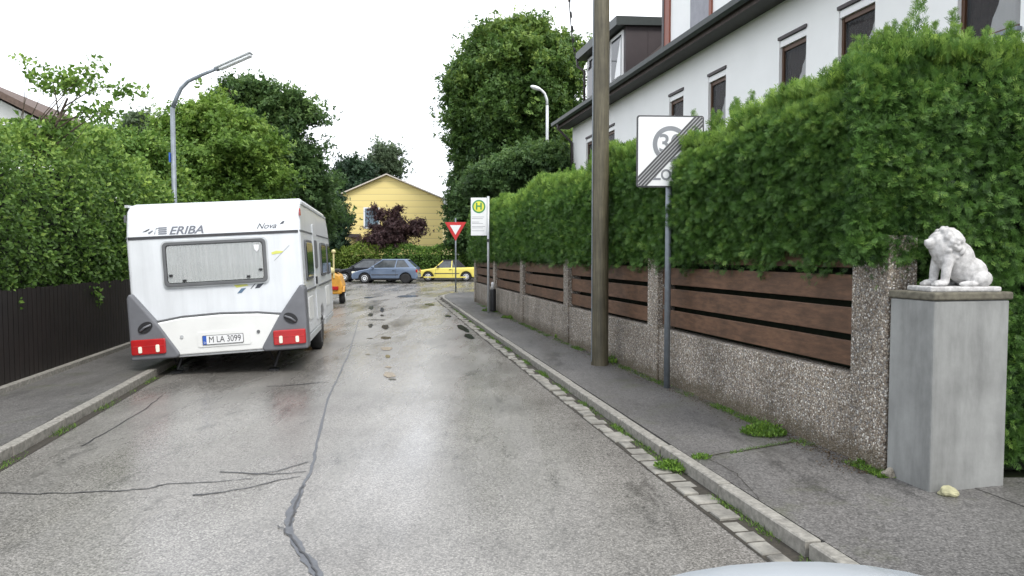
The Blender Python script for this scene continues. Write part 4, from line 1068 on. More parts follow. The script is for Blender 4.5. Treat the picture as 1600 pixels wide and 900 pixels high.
# ------------------------------------------------------------------ yellow house across the junction
YH = empty('yellow_house', (-9.6, 57, 0), 0, 'yellow house gable with horizontal siding and a low pitched pale roof', 'house')
def yx(u): return (u - 800) / F * 57 + 9.6
def yz(v): return P(800, v, 57).z
xL, xR, xA = yx(520), yx(692), yx(606); zA = yz(274); zR = yz(311); sL = (zA - zR) / (xR - xA); zL = zA - sL * (xA - xL)
MB().prism([(xL, -.05), (xR, -.05), (xR, zR), (xA, zA), (xL, zL)], 1, 0, 11).build('wall', M['siding'], YH)
r1 = MB(); r1.prism([(xA, zA + .02), (xR + .75, zR - sL * .75 + .02), (xR + .75, zR - sL * .75 + .12), (xA, zA + .12), (xL - .75, zL - sL * .75 + .12), (xL - .75, zL - sL * .75 + .02)], 1, -.35, 11.4)
rf = r1.build('roof', plain('pale_roof', (.55, .50, .44), .8), YH)
r1 = MB(); r1.prism([(xR + .02, zR - .06), (xR + .72, zR - sL * .75 - .02), (xR + .25, zR - .75)], 1, -.32, -.26); r1.build('soffit_bracket', M['white'], rf)
MB().box(xR + .3, xR + .38, 4, 4.1, zR - .4, zR + 1.5).build('chimney_pipe', M['metal_light'], rf)
a, b_, c, d = yx(569), yx(594), yz(357), yz(324)
w = MB().box(a, b_, -.05, -.002, c, d).build('window', M['white'], YH)
MB().box(a + .12, b_ - .08, -.07, -.052, c + .1, d - .1).build('pane', plain('sky_lit_pane', (.16, .22, .27), .06), w)
MB().box(yx(545), yx(565), -.9, -.02, yz(371), yz(366)).build('balcony_edge', M['dark_brown'], YH)

# brown roofed house behind the left hedge
BH = empty('brown_roofed_house', (-16.9, 22, 0), R(8), 'house with a brown tiled roof half hidden behind the left hedge', 'house')
MB().prism([(-5.2, -.05), (5.4, -.05), (5.4, 4.2), (0, 7.0), (-5.2, 4.2)], 1, 0, 9).build('wall', M['white_wall'], BH)
MB().prism([(0, 7.1), (6.3, 3.85), (6.3, 4.05), (0, 7.32), (-6.1, 4.05), (-6.1, 3.85)], 1, -.5, 9.5).build('roof', M['roof_tile'], BH)

# ------------------------------------------------------------------ wooden pole
c = G(937, 570, PAV)
wp = empty('wooden_pole', c, 0, 'tall weathered brown wooden utility pole standing on the right pavement', 'pole')
mb = MB(); hs = [(-.2, .128), (0, .128), (.15, .122), (2.5, .116), (5, .110), (8.2, .10)]
mb.tube([(0, 0, h) for h, _ in hs], [r_ for _, r_ in hs], 28); mb.build('post', M['pole_wood'], wp, smooth=True)
mb = MB(); mb.tube([(-.12, -.03, 0.05), (-.123, -.03, 3.0), (-.118, -.03, 8.0)], .009, 6); mb.build('earth_wire', M['metal'], wp)
mb = MB(); mb.box(-.7, .7, -.05, .05, 7.3, 7.42); mb.build('crossarm', M['pole_wood'], wp)
for x in (-.6, .6):
    MB().lathe([(.012, 7.42), (.012, 7.5), (.045, 7.5), (.05, 7.56), (.03, 7.58), (.045, 7.62), (.02, 7.66)], (x, 0, 0), seg=12).build('insulator', M['white'], wp, smooth=True)
# hanging cable from the pole to the dormer
a = c + Vector((-.6, 0, 7.55)); dm_corner = H.matrix_world
hv = Matrix.Rotation(HA, 4, 'Z'); b_ = Vector((8, 0, 0)) + hv @ Vector((-.32, 24.75 * kY, 8.45))
mb = MB(); pts = [a.lerp(b_, t) - Vector((0, 0, 1.0 * math.sin(t * math.pi))) for t in [i / 24 for i in range(25)]]
mb.tube(pts, .014, 6); o = mb.build('service_cable', M['black'], None, smooth=True); tag(o, 'thin black cable running from the top of the wooden pole to the brown dormer', 'cable')
mb = MB()
for i in range(5): 
    p_ = pts[8].lerp(pts[20], i / 5) ; mb.tube([p_ + Vector((0, 0, .02)), p_ + (b_ - a).normalized() * .3 + Vector((0, 0, .01))], [.03, .03], 6)
mb.build('cable_sleeves', M['black'], o)

# ------------------------------------------------------------------ 30 zone end sign
c = G(1043, 607, PAV)
zs = empty('zone_sign', c, R(3), 'square end of 30 zone sign on a grey post by the hedge', 'road sign')
mb = MB(); mb.tube([(0, .035, -.1), (0, .035, 3.15)], .036, 16); mb.build('post', M['metal'], zs, smooth=True)
Zc = P(1044, 237, c.y).z - PAV; hw = .395; hh = .415
pl = MB().prism(rrect(-hw, hw, Zc - hh, Zc + hh, .03), 1, -.012, .004).build('sign_plate', M['signdark'], zs)
MB().prism(rrect(-hw + .018, hw - .018, Zc - hh + .018, Zc + hh - .018, .02), 1, -.016, -.0125).build('sign_face', M['signwhite'], pl)
def ring(r0, r1, cx, cz, y, mat, name, par, th=.001, seg=48):
    vs = []; 
    for k in range(seg):
        a = 2 * math.pi * k / seg
        vs += [(cx + r0 * math.cos(a), y, cz + r0 * math.sin(a)), (cx + r1 * math.cos(a), y, cz + r1 * math.sin(a))]
    return MB().add(vs, [(2 * k, 2 * k + 1, (2 * k + 3) % (2 * seg), (2 * k + 2) % (2 * seg)) for k in range(seg)]).build(name, mat, par, recalc=False)
ring(.155, .208, .0, Zc + .085, -.0175, M['signgrey'], 'speed_ring', pl)
text('30', .29, M['signgrey'], 'speed_number', pl, (-.0, -.018, Zc + .085), bold=.003, ex=.0006)
text('ZONE', .17, M['signgrey'], 'zone_lettering', pl, (.0, -.018, Zc - .275), bold=.004, ex=.0006, sx=.9)
# five parallel lines of the cancelling band, clipped to the plate
mb = MB()
m_ = hw - .018; m2 = hh - .018
for i in range(5):
    o_ = (i - 2) * .046; w_ = .027
    def clip(o1):
        # line z = x*(m2/m_) + o1 in plate coords
        k_ = m2 / m_; pts = []
        xa = max(-m_, (-m2 - o1) / k_); xb = min(m_, (m2 - o1) / k_)
        return (xa, xa * k_ + o1), (xb, xb * k_ + o1)
    p1, p2 = clip(o_ - w_ / 2); q1, q2 = clip(o_ + w_ / 2)
    mb.add([(p1[0], -.0200 - i * .0001, Zc + p1[1]), (p2[0], -.0200 - i * .0001, Zc + p2[1]), (q2[0], -.0200 - i * .0001, Zc + q2[1]), (q1[0], -.0200 - i * .0001, Zc + q1[1])], [(0, 1, 2, 3)])
mb.build('cancel_lines', M['signdark'], pl, recalc=False)
bd = MB(); k_ = m2 / m_; o_ = .112
bd.add([(-m_, -.0190, Zc - m2), (-m_ + o_ / k_, -.0190, Zc - m2), (m_, -.0190, Zc + m2 - o_), (m_, -.0190, Zc + m2), (m_ - o_ / k_, -.0190, Zc + m2), (-m_, -.0190, Zc - m2 + o_)], [(0, 1, 2, 3, 4, 5)])
bd.build('cancel_band', M['band'], pl, recalc=False)
for z in (Zc - .25, Zc + .25):
    MB().box(-.05, .05, .0, .075, z - .018, z + .018).build('clamp', M['metal_light'], zs)

# ------------------------------------------------------------------ bus stop
c = Vector(((762 - 800) / F * 19.4, 19.4, PAV))
bs = empty('bus_stop', c, 0, 'bus stop post with white board and green and yellow H disc', 'bus stop')
mb = MB(); mb.tube([(.02, 0, -.05), (.02, 0, 3.2)], .034, 12); mb.build('post', M['metal_light'], bs, smooth=True)
zt, zb_ = P(750, 309, 19.4).z - PAV, P(750, 368, 19.4).z - PAV; xl, xr = (736 - 762) / F * 19.4, -.02
pl = MB().box(xl, xr, -.012, .012, zb_, zt).build('stop_board', M['signwhite'], bs, bevel=.004)
cx = (xl + xr) / 2; cz = zt - .24
def disc(r_, cx, cz, y, mat, name, par, seg=40):
    return MB().add([(cx + r_ * math.cos(2 * math.pi * k / seg), y, cz + r_ * math.sin(2 * math.pi * k / seg)) for k in range(seg)], [tuple(range(seg))]).build(name, mat, par, recalc=False)
disc(.168, cx, cz, -.0135, M['h_yellow'], 'disc', pl); ring(.142, .182, cx, cz, -.0145, M['h_green'], 'disc_ring', pl)
text('H', .25, M['h_green'], 'stop_letter', pl, (cx, -.0155, cz), bold=.008, ex=.0005)
mb = MB()
for i, (w_, z) in enumerate([(.34, .52), (.30, .565), (.20, .66), (.30, .70), (.36, .78), (.30, .82), (.34, .90)]):
    mb.box(cx - .19, cx - .19 + w_, -.0145, -.013, zt - z - .009, zt - z)
mb.build('timetable_lines', M['signgrey'], pl)
MB().box(-.01, .035, -.05, .03, 1.95, 2.03).build('clamp', M['black'], bs)
c = Vector(((770 - 800) / F * 19.6, 19.65, PAV))
lb_ = empty('litter_bin', c, 0, 'slim black litter bin with a white top beside the bus stop post', 'bin')
MB().lathe([(.085, .02), (.09, .05), (.09, .62), (.08, .64)], seg=18).build('body', M['black'], lb_, smooth=True)
MB().lathe([(.05, .641), (.05, .80), (.03, .84)], seg=14).build('top', M['white'], lb_, smooth=True)

# ------------------------------------------------------------------ give way sign
c = Vector(((712 - 800) / F * 31.0, 31.45, PAV))
c.x = (712 - 800) / F * 31.45
gw = empty('give_way_sign', c, 0, 'red and white triangular give way sign at the junction', 'road sign')
mb = MB(); mb.tube([(0, .03, -.05), (0, .03, 3.25)], .032, 12); mb.build('post', M['metal'], gw, smooth=True)
zt = P(712, 347, 31.4).z - PAV; s_ = .96; hgt = s_ * .866
def tri(s2, zc, y0_, y1_, mat, name, par):
    h_ = s2 * .866; return MB().prism([(-s2 / 2, zc + h_ / 3), (s2 / 2, zc + h_ / 3), (0, zc - 2 * h_ / 3)], 1, y0_, y1_).build(name, mat, par, bevel=.004)
zc = zt - hgt / 3
t_ = tri(s_, zc, -.014, 0, M['sign_red'], 'sign_plate', gw); tri(s_ * .52, zc, -.018, -.0145, M['signwhite'], 'sign_face', t_)

# ------------------------------------------------------------------ street lamps
Yl = 15.0; xb = (275 - 800) / F * Yl
sl_ = empty('street_lamp', (xb, Yl, PAV), 0, 'grey street lamp with long flat tube head standing behind the caravan', 'street lamp')
def rel(u, v): p_ = P(u, v, Yl); return Vector((p_.x - xb, 0, p_.z - PAV))
mb = MB(); zb1 = rel(275, 168).z
mb.tube([(0, 0, -.1), (0, 0, 1.2), (0, 0, 1.25), (0, 0, zb1)], [.075, .07, .052, .047], 14); mb.build('post', M['metal'], sl_, smooth=True)
mb = MB(); mb.tube([Vector((0, 0, zb1 - .02)), rel(277, 150), rel(283, 138), rel(294, 127), rel(315, 117), rel(342, 106)], [.046, .042, .04, .038, .036, .034], 12); mb.build('arm', M['metal'], sl_, smooth=True)
a, b_ = rel(339, 108), rel(394, 84); dr = (b_ - a).normalized(); an = math.atan2(dr.z, dr.x); Ln = (b_ - a).length
hd = MB(); hd.box(0, Ln, -.10, .10, 0.0, .045); hdo = hd.build('lamp_head', M['metal_light'], sl_, bevel=.02); hdo.location = a; hdo.rotation_euler = (0, -an, 0)
hd = MB(); hd.box(.05, Ln - .03, -.075, .075, -.05, -.001); o = hd.build('lamp_cover', M['lens'], hdo, bevel=.02)
MB().box(-.03, .09, -.06, .06, -.035, .05).build('lamp_joint', M['metal'], hdo, bevel=.01)
MB().box(-.07, -.045, -.06, .06, zb1 - 1.15, zb1 - .95).build('number_plate', M['plate_blue'], sl_)
Y2 = 31.9; xb = (855.5 - 800) / F * Y2
sl2 = empty('street_lamp', (xb, Y2, PAV), 0, 'slim pale street lamp with short hooked arm in front of the very large tree', 'street lamp')
def rel2(u, v): p_ = P(u, v, Y2); return Vector((p_.x - xb, 0, p_.z - PAV))
mb = MB(); mb.tube([(0, 0, -.1), (0, 0, 1.5), rel2(855, 205), rel2(855, 165)], [.09, .085, .065, .06], 12); mb.build('post', M['metal_light'], sl2, smooth=True)
mb = MB(); mb.tube([rel2(855, 166), rel2(854.5, 155), rel2(851, 146), rel2(846, 141), rel2(841, 139)], .055, 10); mb.build('arm', M['metal_light'], sl2, smooth=True)
h2 = MB(); q = rel2(838, 138); h2.sphere((q.x - .02, 0, q.z + .02), (.26, .14, .09), 16, 8, Matrix.Rotation(R(18), 3, 'Y')); h2.build('lamp_head', M['lens'], sl2, smooth=True)

# ------------------------------------------------------------------ orange trailer beyond the caravan
c = G(524, 476, 0); tr = empty('site_trailer', (c.x - .35, c.y, 0), R(10), 'orange building site compressor trailer parked beyond the caravan', 'trailer')
MB().prism([(-.55, .35), (.55, .35), (.6, .62), (.5, .98), (.3, 1.08), (-.35, 1.08), (-.55, .95)], 1, 0, 1.6).build('body', M['orange'], tr, bevel=.05)
for x in (-.62, .62):
    o = MB().lathe([(.10, -.09), (.20, -.10), (.25, -.06), (.25, .06), (.20, .10), (.10, .09)], (x * .0, 0, 0), 0, 22).build('wheel', M['rubber'], tr, smooth=True); o.location = (x * .88, .5, .25)
    MB().lathe([(.02, -.11), (.11, -.105), (.11, .105), (.02, .11)], (0, 0, 0), 0, 16).build('rim', M['hub'], o, smooth=True)
    MB().prism([(.12, .42), (.2, .58), (.38, .62), (.66, .6), (.86, .42), (.8, .42), (.64, .55), (.36, .56), (.2, .42)], 0, x * .88 - .1, x * .88 + .1).build('mudguard', M['orange'], tr, bevel=.01)
MB().box(-.5, .45, .3, 1.2, 1.081, 1.20).build('canopy', M['black'], tr, bevel=.03)
mb = MB(); mb.tube([(.30, -.02, .9), (.30, -.02, 1.75)], .03, 8); mb.build('upright', M['cream_paint'], tr)
MB().sphere((.30, -.02, 1.80), .075).build('beacon', M['cream_paint'], tr, smooth=True)
MB().box(.1, .45, -.06, -.002, .5, .62).build('tail_lamp', M['red'], tr, bevel=.01)
mb = MB(); mb.tube([(0, 1.6, .4), (0, 2.5, .35)], .04, 8); mb.build('drawbar', M['black'], tr)
mb = MB(); mb.sphere((.2, -.05, 1.15), (.14, .1, .12)); mb.build('exhaust_pot', M['cream_paint'], tr, smooth=True)
# ------------------------------------------------------------------ caravan
cx0, cy0 = -4.0, 9.74
yaw = R(10.2); roll = R(-3.0)
cv = empty('caravan', (cx0, cy0, 0), yaw, 'white touring caravan with grey tail corners parked half on the left kerb', 'caravan')
WH = 1.14
cv.scale = (1, 1, 1.03)
def cpart(mb, name, mat, par=None, **k):
    o = mb.build(name, mat, par or cv, **k)
    if par is None: o.rotation_euler = (0, roll, 0)
    return o
wy, wz, wr = 2.62, .31, .31
arch = [(wy + .44 * math.cos(R(a)), .40 + .30 * math.sin(R(a))) for a in range(0, 181, 15)]
prof = [(.06, .42), (.0, .80), (.0, 1.86), (.05, 2.08), (.10, 2.24), (.20, 2.325), (.40, 2.36), (4.1, 2.36), (4.5, 2.30), (4.85, 2.1), (5.05, 1.8), (5.22, 1.25), (5.2, .6), (5.1, .42)]
body = prof + arch
cpart(MB().prism(body, 0, -WH, WH), 'body', M['caravan'], bevel=.045, seg=3)
cpart(MB().box(-.9, .9, .3, 4.9, .26, .44), 'chassis', M['black'])
cpart(MB().box(-WH - .006, WH + .006, .02, 5.0, 1.885, 1.905), 'belt_trim', M['rubber_grey'])
cpart(MB().box(-WH + .03, WH - .03, -.010, .02, 1.87, 1.905), 'rear_seam', M['signdark'])
cpart(MB().box(-WH - .012, -WH + .03, .1, 4.4, 2.30, 2.335), 'awning_rail', M['metal_light'])
cpart(MB().box(WH - .03, WH + .012, .25, 4.4, 2.27, 2.30), 'awning_rail', M['metal_light'])
# bumper panel with plate
bp = MB(); pts = [(-.86, .335), (.60, .335), (.66, .40), (.93, .82), (.55, .87), (0, .885), (-.6, .865), (-.98, .81), (-.95, .5)]
bpo = cpart(bp.prism([(-.78, .315), (.58, .315), (.80, .76), (.5, .80), (0, .82), (-.5, .805), (-.82, .76)], 1, -.075, .05), 'bumper_panel', M['caravan_cream'], bevel=.02, seg=3)
cpart(MB().prism([(-.83, .77), (-.5, .818), (0, .833), (.5, .813), (.81, .77), (.82, .785), (.5, .828), (0, .848), (-.5, .833), (-.84, .785)], 1, -.04, .02), 'bumper_seam', M['rubber_grey'])
cpart(MB().box(-.80, .62, -.05, .3, .285, .317), 'bumper_lip', M['metal_light'], bevel=.01)
pb = cpart(MB().prism(rrect(-.30, .40, .40, .60, .03), 1, -.085, -.074), 'plate_recess', M['caravan_cream'])
np_ = MB().prism(rrect(-.235, .30, .43, .555, .012), 1, -.097, -.0855).build('number_plate', M['signdark'], pb)
MB().prism(rrect(-.229, .294, .436, .549, .01), 1, -.0995, -.0975).build('plate_face', M['signwhite'], np_)
MB().box(-.229, -.182, -.1015, -.0998, .436, .549).build('country_strip', M['plate_blue'], np_)
text('D', .035, M['signwhite'], 'country_letter', np_, (-.205, -.103, .46), ex=.0004)
text('M LA 3099', .118, M['signdark'], 'plate_lettering', np_, (.058, -.1015, .493), ex=.0006, sx=.80)
for x, nm in ((-.50, 'badge'), (.50, 'lock')):
    o = cpart(MB().lathe([(.0, 0), (.022, 0), (.022, .012), (0, .012)], (0, 0, 0), 1, 16), nm, M['rubber_grey'] if x > 0 else M['metal_light'], pb); o.location = (x, -.09, .56)
# grey tail corners
for s in (-1, 1):
    pg = [(s * .565, .285), (s * (WH + .018), .285), (s * (WH + .018), 1.10), (s * (WH - .01), 1.165), (s * (WH - .05), 1.15), (s * 1.02, 1.06), (s * .78, .74), (s * .57, .40), (s * .53, .33)]
    tc = cpart(MB().prism(pg, 1, -.105, .22), 'tail_corner', M['caravan_grey'], bevel=.03, seg=3)
    g_ = MB().add([], []); n = 20; rot = Matrix.Rotation(R(30 * s), 3, 'Y')
    vs = [rot @ Vector((.10 * math.cos(2 * math.pi * k_ / n), 0, .066 * math.sin(2 * math.pi * k_ / n))) for k_ in range(n)]
    g_.add([(v_.x, -.118, v_.z) for v_ in vs] + [(v_.x, -.10, v_.z) for v_ in vs], [tuple(range(n))] + [(k_, (k_ + 1) % n, (k_ + 1) % n + n, k_ + n) for k_ in range(n)])
    hd_ = g_.build('grab_handle', M['black'], tc); hd_.location = (s * .945, 0, .715)
    mb = MB(); mb.tube([rot @ Vector((-.085, -.125, -.01)), rot @ Vector((0, -.135, .004)), rot @ Vector((.085, -.125, -.01))], .014, 8); o = mb.build('grab_bar', M['caravan_grey'], hd_, smooth=True)
    lamp = MB().prism(rrect(min(s * .70, s * 1.135), max(s * .70, s * 1.135), .36, .56, .02), 1, -.135, -.10).build('tail_light', M['red'], tc, bevel=.012)
    for xx, mt in ((.80, 'clear_lens'), (1.02, 'clear_lens')):
        MB().prism(rrect(s * xx - .024, s * xx + .024, .385, .485 if xx < .9 else .47, .015), 1, -.145, -.136).build('lens', M[mt], lamp, bevel=.004)
    MB().box(min(s * .72, s * 1.11), max(s * .72, s * 1.11), -.1395, -.136, .47, .477).build('lens_rib', M['sign_red'], lamp)
# rear window
x0_, x1_, z0_, z1_ = -.68, .665, 1.225, 1.815
fo = rrect(x0_, x1_, z0_, z1_, .06, 5); fi = rrect(x0_ + .04, x1_ - .04, z0_ + .04, z1_ - .04, .045, 5)
def frame_mesh(fo, fi, y0_, y1_):
    n = len(fo); vs = [(p_[0], y0_, p_[1]) for p_ in fo] + [(p_[0], y0_, p_[1]) for p_ in fi] + [(p_[0], y1_, p_[1]) for p_ in fo] + [(p_[0], y1_, p_[1]) for p_ in fi]
    fs = []
    for i in range(n):
        j = (i + 1) % n
        fs += [(i, j, n + j, n + i), (i, 2 * n + i, 2 * n + j, j), (n + i, n + j, 3 * n + j, 3 * n + i), (2 * n + i, 3 * n + i, 3 * n + j, 2 * n + j)]
    return MB().add(vs, fs)
wf = cpart(frame_mesh(fo, fi, -.045, .0), 'rear_window', M['rubber_grey'], bevel=.006)
fo2 = rrect(x0_ - .02, x1_ + .02, z0_ - .02, z1_ + .02, .07, 5)
frame_mesh(fo2, fo, -.022, .0).build('outer_trim', M['metal_light'], wf)
MB().prism(rrect(x0_ + .04, x1_ - .04, z0_ + .04, z1_ - .04, .04), 1, -.006, -.002).build('dark_back', M['car_glass_dark'], wf)
mb = MB(); vs = []; n = 120
for k_ in range(n + 1):
    xx = x0_ + .045 + (x1_ - x0_ - .09) * k_ / n; yy = -.0165 + .007 * math.sin(k_ * .9) + .003 * math.sin(k_ * .37 + 1)
    if abs(k_ - n * .52) < 1.5: yy = -.008
    vs += [(xx, yy, z0_ + .05), (xx, yy, z1_ - .05)]
mb.add(vs, [(2 * k_, 2 * k_ + 1, 2 * k_ + 3, 2 * k_ + 2) for k_ in range(n)]); mb.build('curtain', M['curtain'], wf, smooth=True, recalc=False)
MB().prism(rrect(x0_ + .05, x1_ - .05, z0_ + .05, z1_ - .05, .04), 1, -.036, -.032).build('pane', M['glass'], wf)
for xx, zz in ((x0_ + .09, z0_ + .15), (x1_ - .085, z0_ + .17), (x0_ + .26, z0_ + .075), (x1_ - .25, z0_ + .085)):
    MB().box(xx - .025, xx + .025, -.052, -.037, zz - .014, zz + .014).build('catch', M['black'], wf, bevel=.004)
MB().prism([(x1_ - .16, z1_ - .085), (x1_ - .085, z1_ - .085), (x1_ - .095, z1_ - .15), (x1_ - .12, z1_ - .18), (x1_ - .148, z1_ - .15)], 1, -.0385, -.0365).build('window_sticker', M['signwhite'], wf)
# roof marker lamps
for s, mt in ((-1, 'rubber_grey'), (1, 'red')):
    MB_ = MB().box(s * WH - .012 if s < 0 else s * WH - .002, s * WH + (.012 if s > 0 else .002), .03, .09, 2.10, 2.20)
    cpart(MB_, 'marker_lamp', M[mt], bevel=.005)
# maker's lettering and decals follow the sloped top panel
sl2_ = math.atan2(.05, .22)
top = cpart(MB().box(-.001, .001, .05, .052, 2.0, 2.002), 'lettering_plate', M['caravan'])
def toppt(z): return (z - 1.86) / .22 * .05 - .004
tt = text('ERIBA', .150, M['decal_grey'], 'maker_lettering', top, (-.37, toppt(1.965), 1.965), (R(90) - sl2_, 0, 0), shear=.3, sx=1.15, bold=.003, ex=.001)
tt2 = text('Nova', .11, M['decal_dark'], 'model_lettering', top, (.68, toppt(1.975), 1.975), (R(90) - sl2_, 0, 0), shear=.45, sx=1.1, ex=.001)
def decal(pts, mat, name, y=None, par=None):
    return MB().add([((p_[0]), (toppt(p_[1]) if y is None else y), p_[1]) for p_ in pts], [tuple(range(len(pts)))]).build(name, mat, par or top, recalc=False)
decal([(-.93, 1.965), (-.86, 2.0), (-.83, 2.01), (-.85, 1.985), (-.89, 1.968)], M['decal_dark'], 'bird_mark')
decal([(-.86, 1.955), (-.80, 1.985), (-.79, 1.975), (-.84, 1.935)], M['decal_grey'], 'bird_mark')
decal([(-.78, 1.93), (-.755, 2.01), (-.71, 2.02), (-.76, 1.99), (-.765, 1.93)], M['decal_grey'], 'bird_mark')
for i in range(4): decal([(-.73 + i * .0, 1.925 + i * .026), (-.62, 1.925 + i * .026), (-.615, 1.942 + i * .026), (-.72 + i * .0, 1.942 + i * .026)], M['decal_grey'], 'speed_stripe')
decal([(.86, 1.99), (.90, 2.03), (.935, 2.04), (.915, 2.0)], M['decal_dark'], 'swoosh_mark')
def dfl(pts, mat, name, th=.0): return cpart(MB().prism(pts, 1, -.004, .0), name, mat)
dfl([(.24, 1.165), (.40, 1.185), (.36, 1.215), (.20, 1.205)], M['decal_yellow'], 'yellow_decal')
dfl([(.74, 1.585), (.86, 1.60), (.90, 1.625), (.80, 1.635), (.73, 1.615)], M['decal_yellow'], 'yellow_decal')
dfl([(.24, 1.085), (.30, 1.09), (.365, 1.155), (.30, 1.15)], M['decal_blue'], 'blue_decal')
dfl([(.42, 1.14), (.435, 1.142), (.50, 1.21), (.485, 1.208)], M['decal_dark'], 'dark_decal')
dfl([(.48, 1.14), (.545, 1.145), (.605, 1.205), (.52, 1.195)], M['decal_dark'], 'dark_decal')
dfl([(.76, 1.50), (.765, 1.50), (.98, 1.70), (.975, 1.70)], M['decal_grey'], 'pinstripe')
# right side: windows, door, hatches
def side_part(y0_, y1_, z0__, z1__, th, name, mat, par=None, bev=.01):
    o = MB().prism(rrect(y0_, y1_, z0__, z1__, .05), 0, WH + .001, WH + th).build(name, mat, par or cv, bevel=bev)
    if par is None: o.rotation_euler = (0, roll, 0)
    return o
for a, b_ in ((.35, 1.25), (2.75, 3.75), (4.1, 4.75)):
    w_ = side_part(a, b_, 1.2, 1.78, .025, 'side_window', M['rubber_grey'])
    side_part(a + .04, b_ - .04, 1.24, 1.74, .034, 'pane', M['car_glass_dark'], w_)
d_ = side_part(1.6, 2.2, .52, 2.05, .012, 'door', M['caravan'])
w_ = side_part(1.68, 2.12, 1.35, 1.8, .022, 'door_window', M['rubber_grey'], d_); 
MB().box(WH + .013, WH + .04, 1.63, 1.66, 1.1, 1.22).build('door_handle', M['black'], d_, bevel=.005)
side_part(.45, 1.05, .62, .95, .010, 'hatch', M['caravan_cream'])
side_part(3.5, 4.3, .62, .98, .010, 'hatch', M['caravan_cream'])
side_part(1.45, 1.5, 1.3, 1.7, .006, 'blue_decal', M['decal_blue'])
cpart(MB().box(WH + .001, WH + .012, .2, 5.0, 1.04, 1.07), 'side_trim', M['rubber_grey'])
cpart(MB().box(WH - .2, WH + .004, .2, 2.15, .33, .415), 'skirt', M['metal_light'])
cpart(MB().box(WH - .2, WH + .004, 3.1, 5.0, .33, .415), 'skirt', M['metal_light'])
for s in (-1, 1):
    z_ = wz
    o = MB().lathe([(.16, -.09), (.27, -.10), (.31, -.07), (.31, .07), (.27, .10), (.16, .09)], (0, 0, 0), 0, 30).build('wheel', M['rubber'], cv, smooth=True); o.location = (s * 1.0, wy, z_)
    MB().lathe([(.0, s * .07), (.05, s * .09), (.14, s * .075), (.19, s * .095), (.19, s * -.09), (0, s * -.09)], (0, 0, 0), 0, 26).build('rim', M['hub'], o, smooth=True)
cpart(MB().tube([(-.95, wy, .33), (.95, wy, .33)], .045, 10), 'axle', M['black'])
for x in (-.72, .60):
    mb = MB(); mb.tube([(x + .12, .45, .40), (x + .02, .32, .04)], [.026, .022], 8); mb.tube([(x - .14, .45, .42), (x + .0, .34, .14)], [.014, .014], 6)
    mb.box(x - .05, x + .09, .25, .39, .0, .022); mb.build('corner_jack', M['black'], cv)
cpart(MB().tube([(0, 5.1, .42), (0, 6.3, .42)], .05, 8), 'drawbar', M['metal'])
cpart(MB().box(-.35, .35, 5.15, 5.6, .45, .9), 'gas_locker', M['caravan'], bevel=.05)
mb = MB(); mb.tube([(0, 6.1, .42), (0, 6.1, .06)], .03, 8); mb.build('jockey_post', M['metal'], cv)
jw = MB().lathe([(.03, -.03), (.09, -.03), (.09, .03), (.03, .03)], (0, 0, 0), 0, 16).build('jockey_wheel', M['rubber'], cv); jw.location = (0, 6.1, .09)
cpart(MB().box(-.3, .3, 1.5, 2.0, 2.355, 2.42), 'roof_vent', M['white'], bevel=.02)

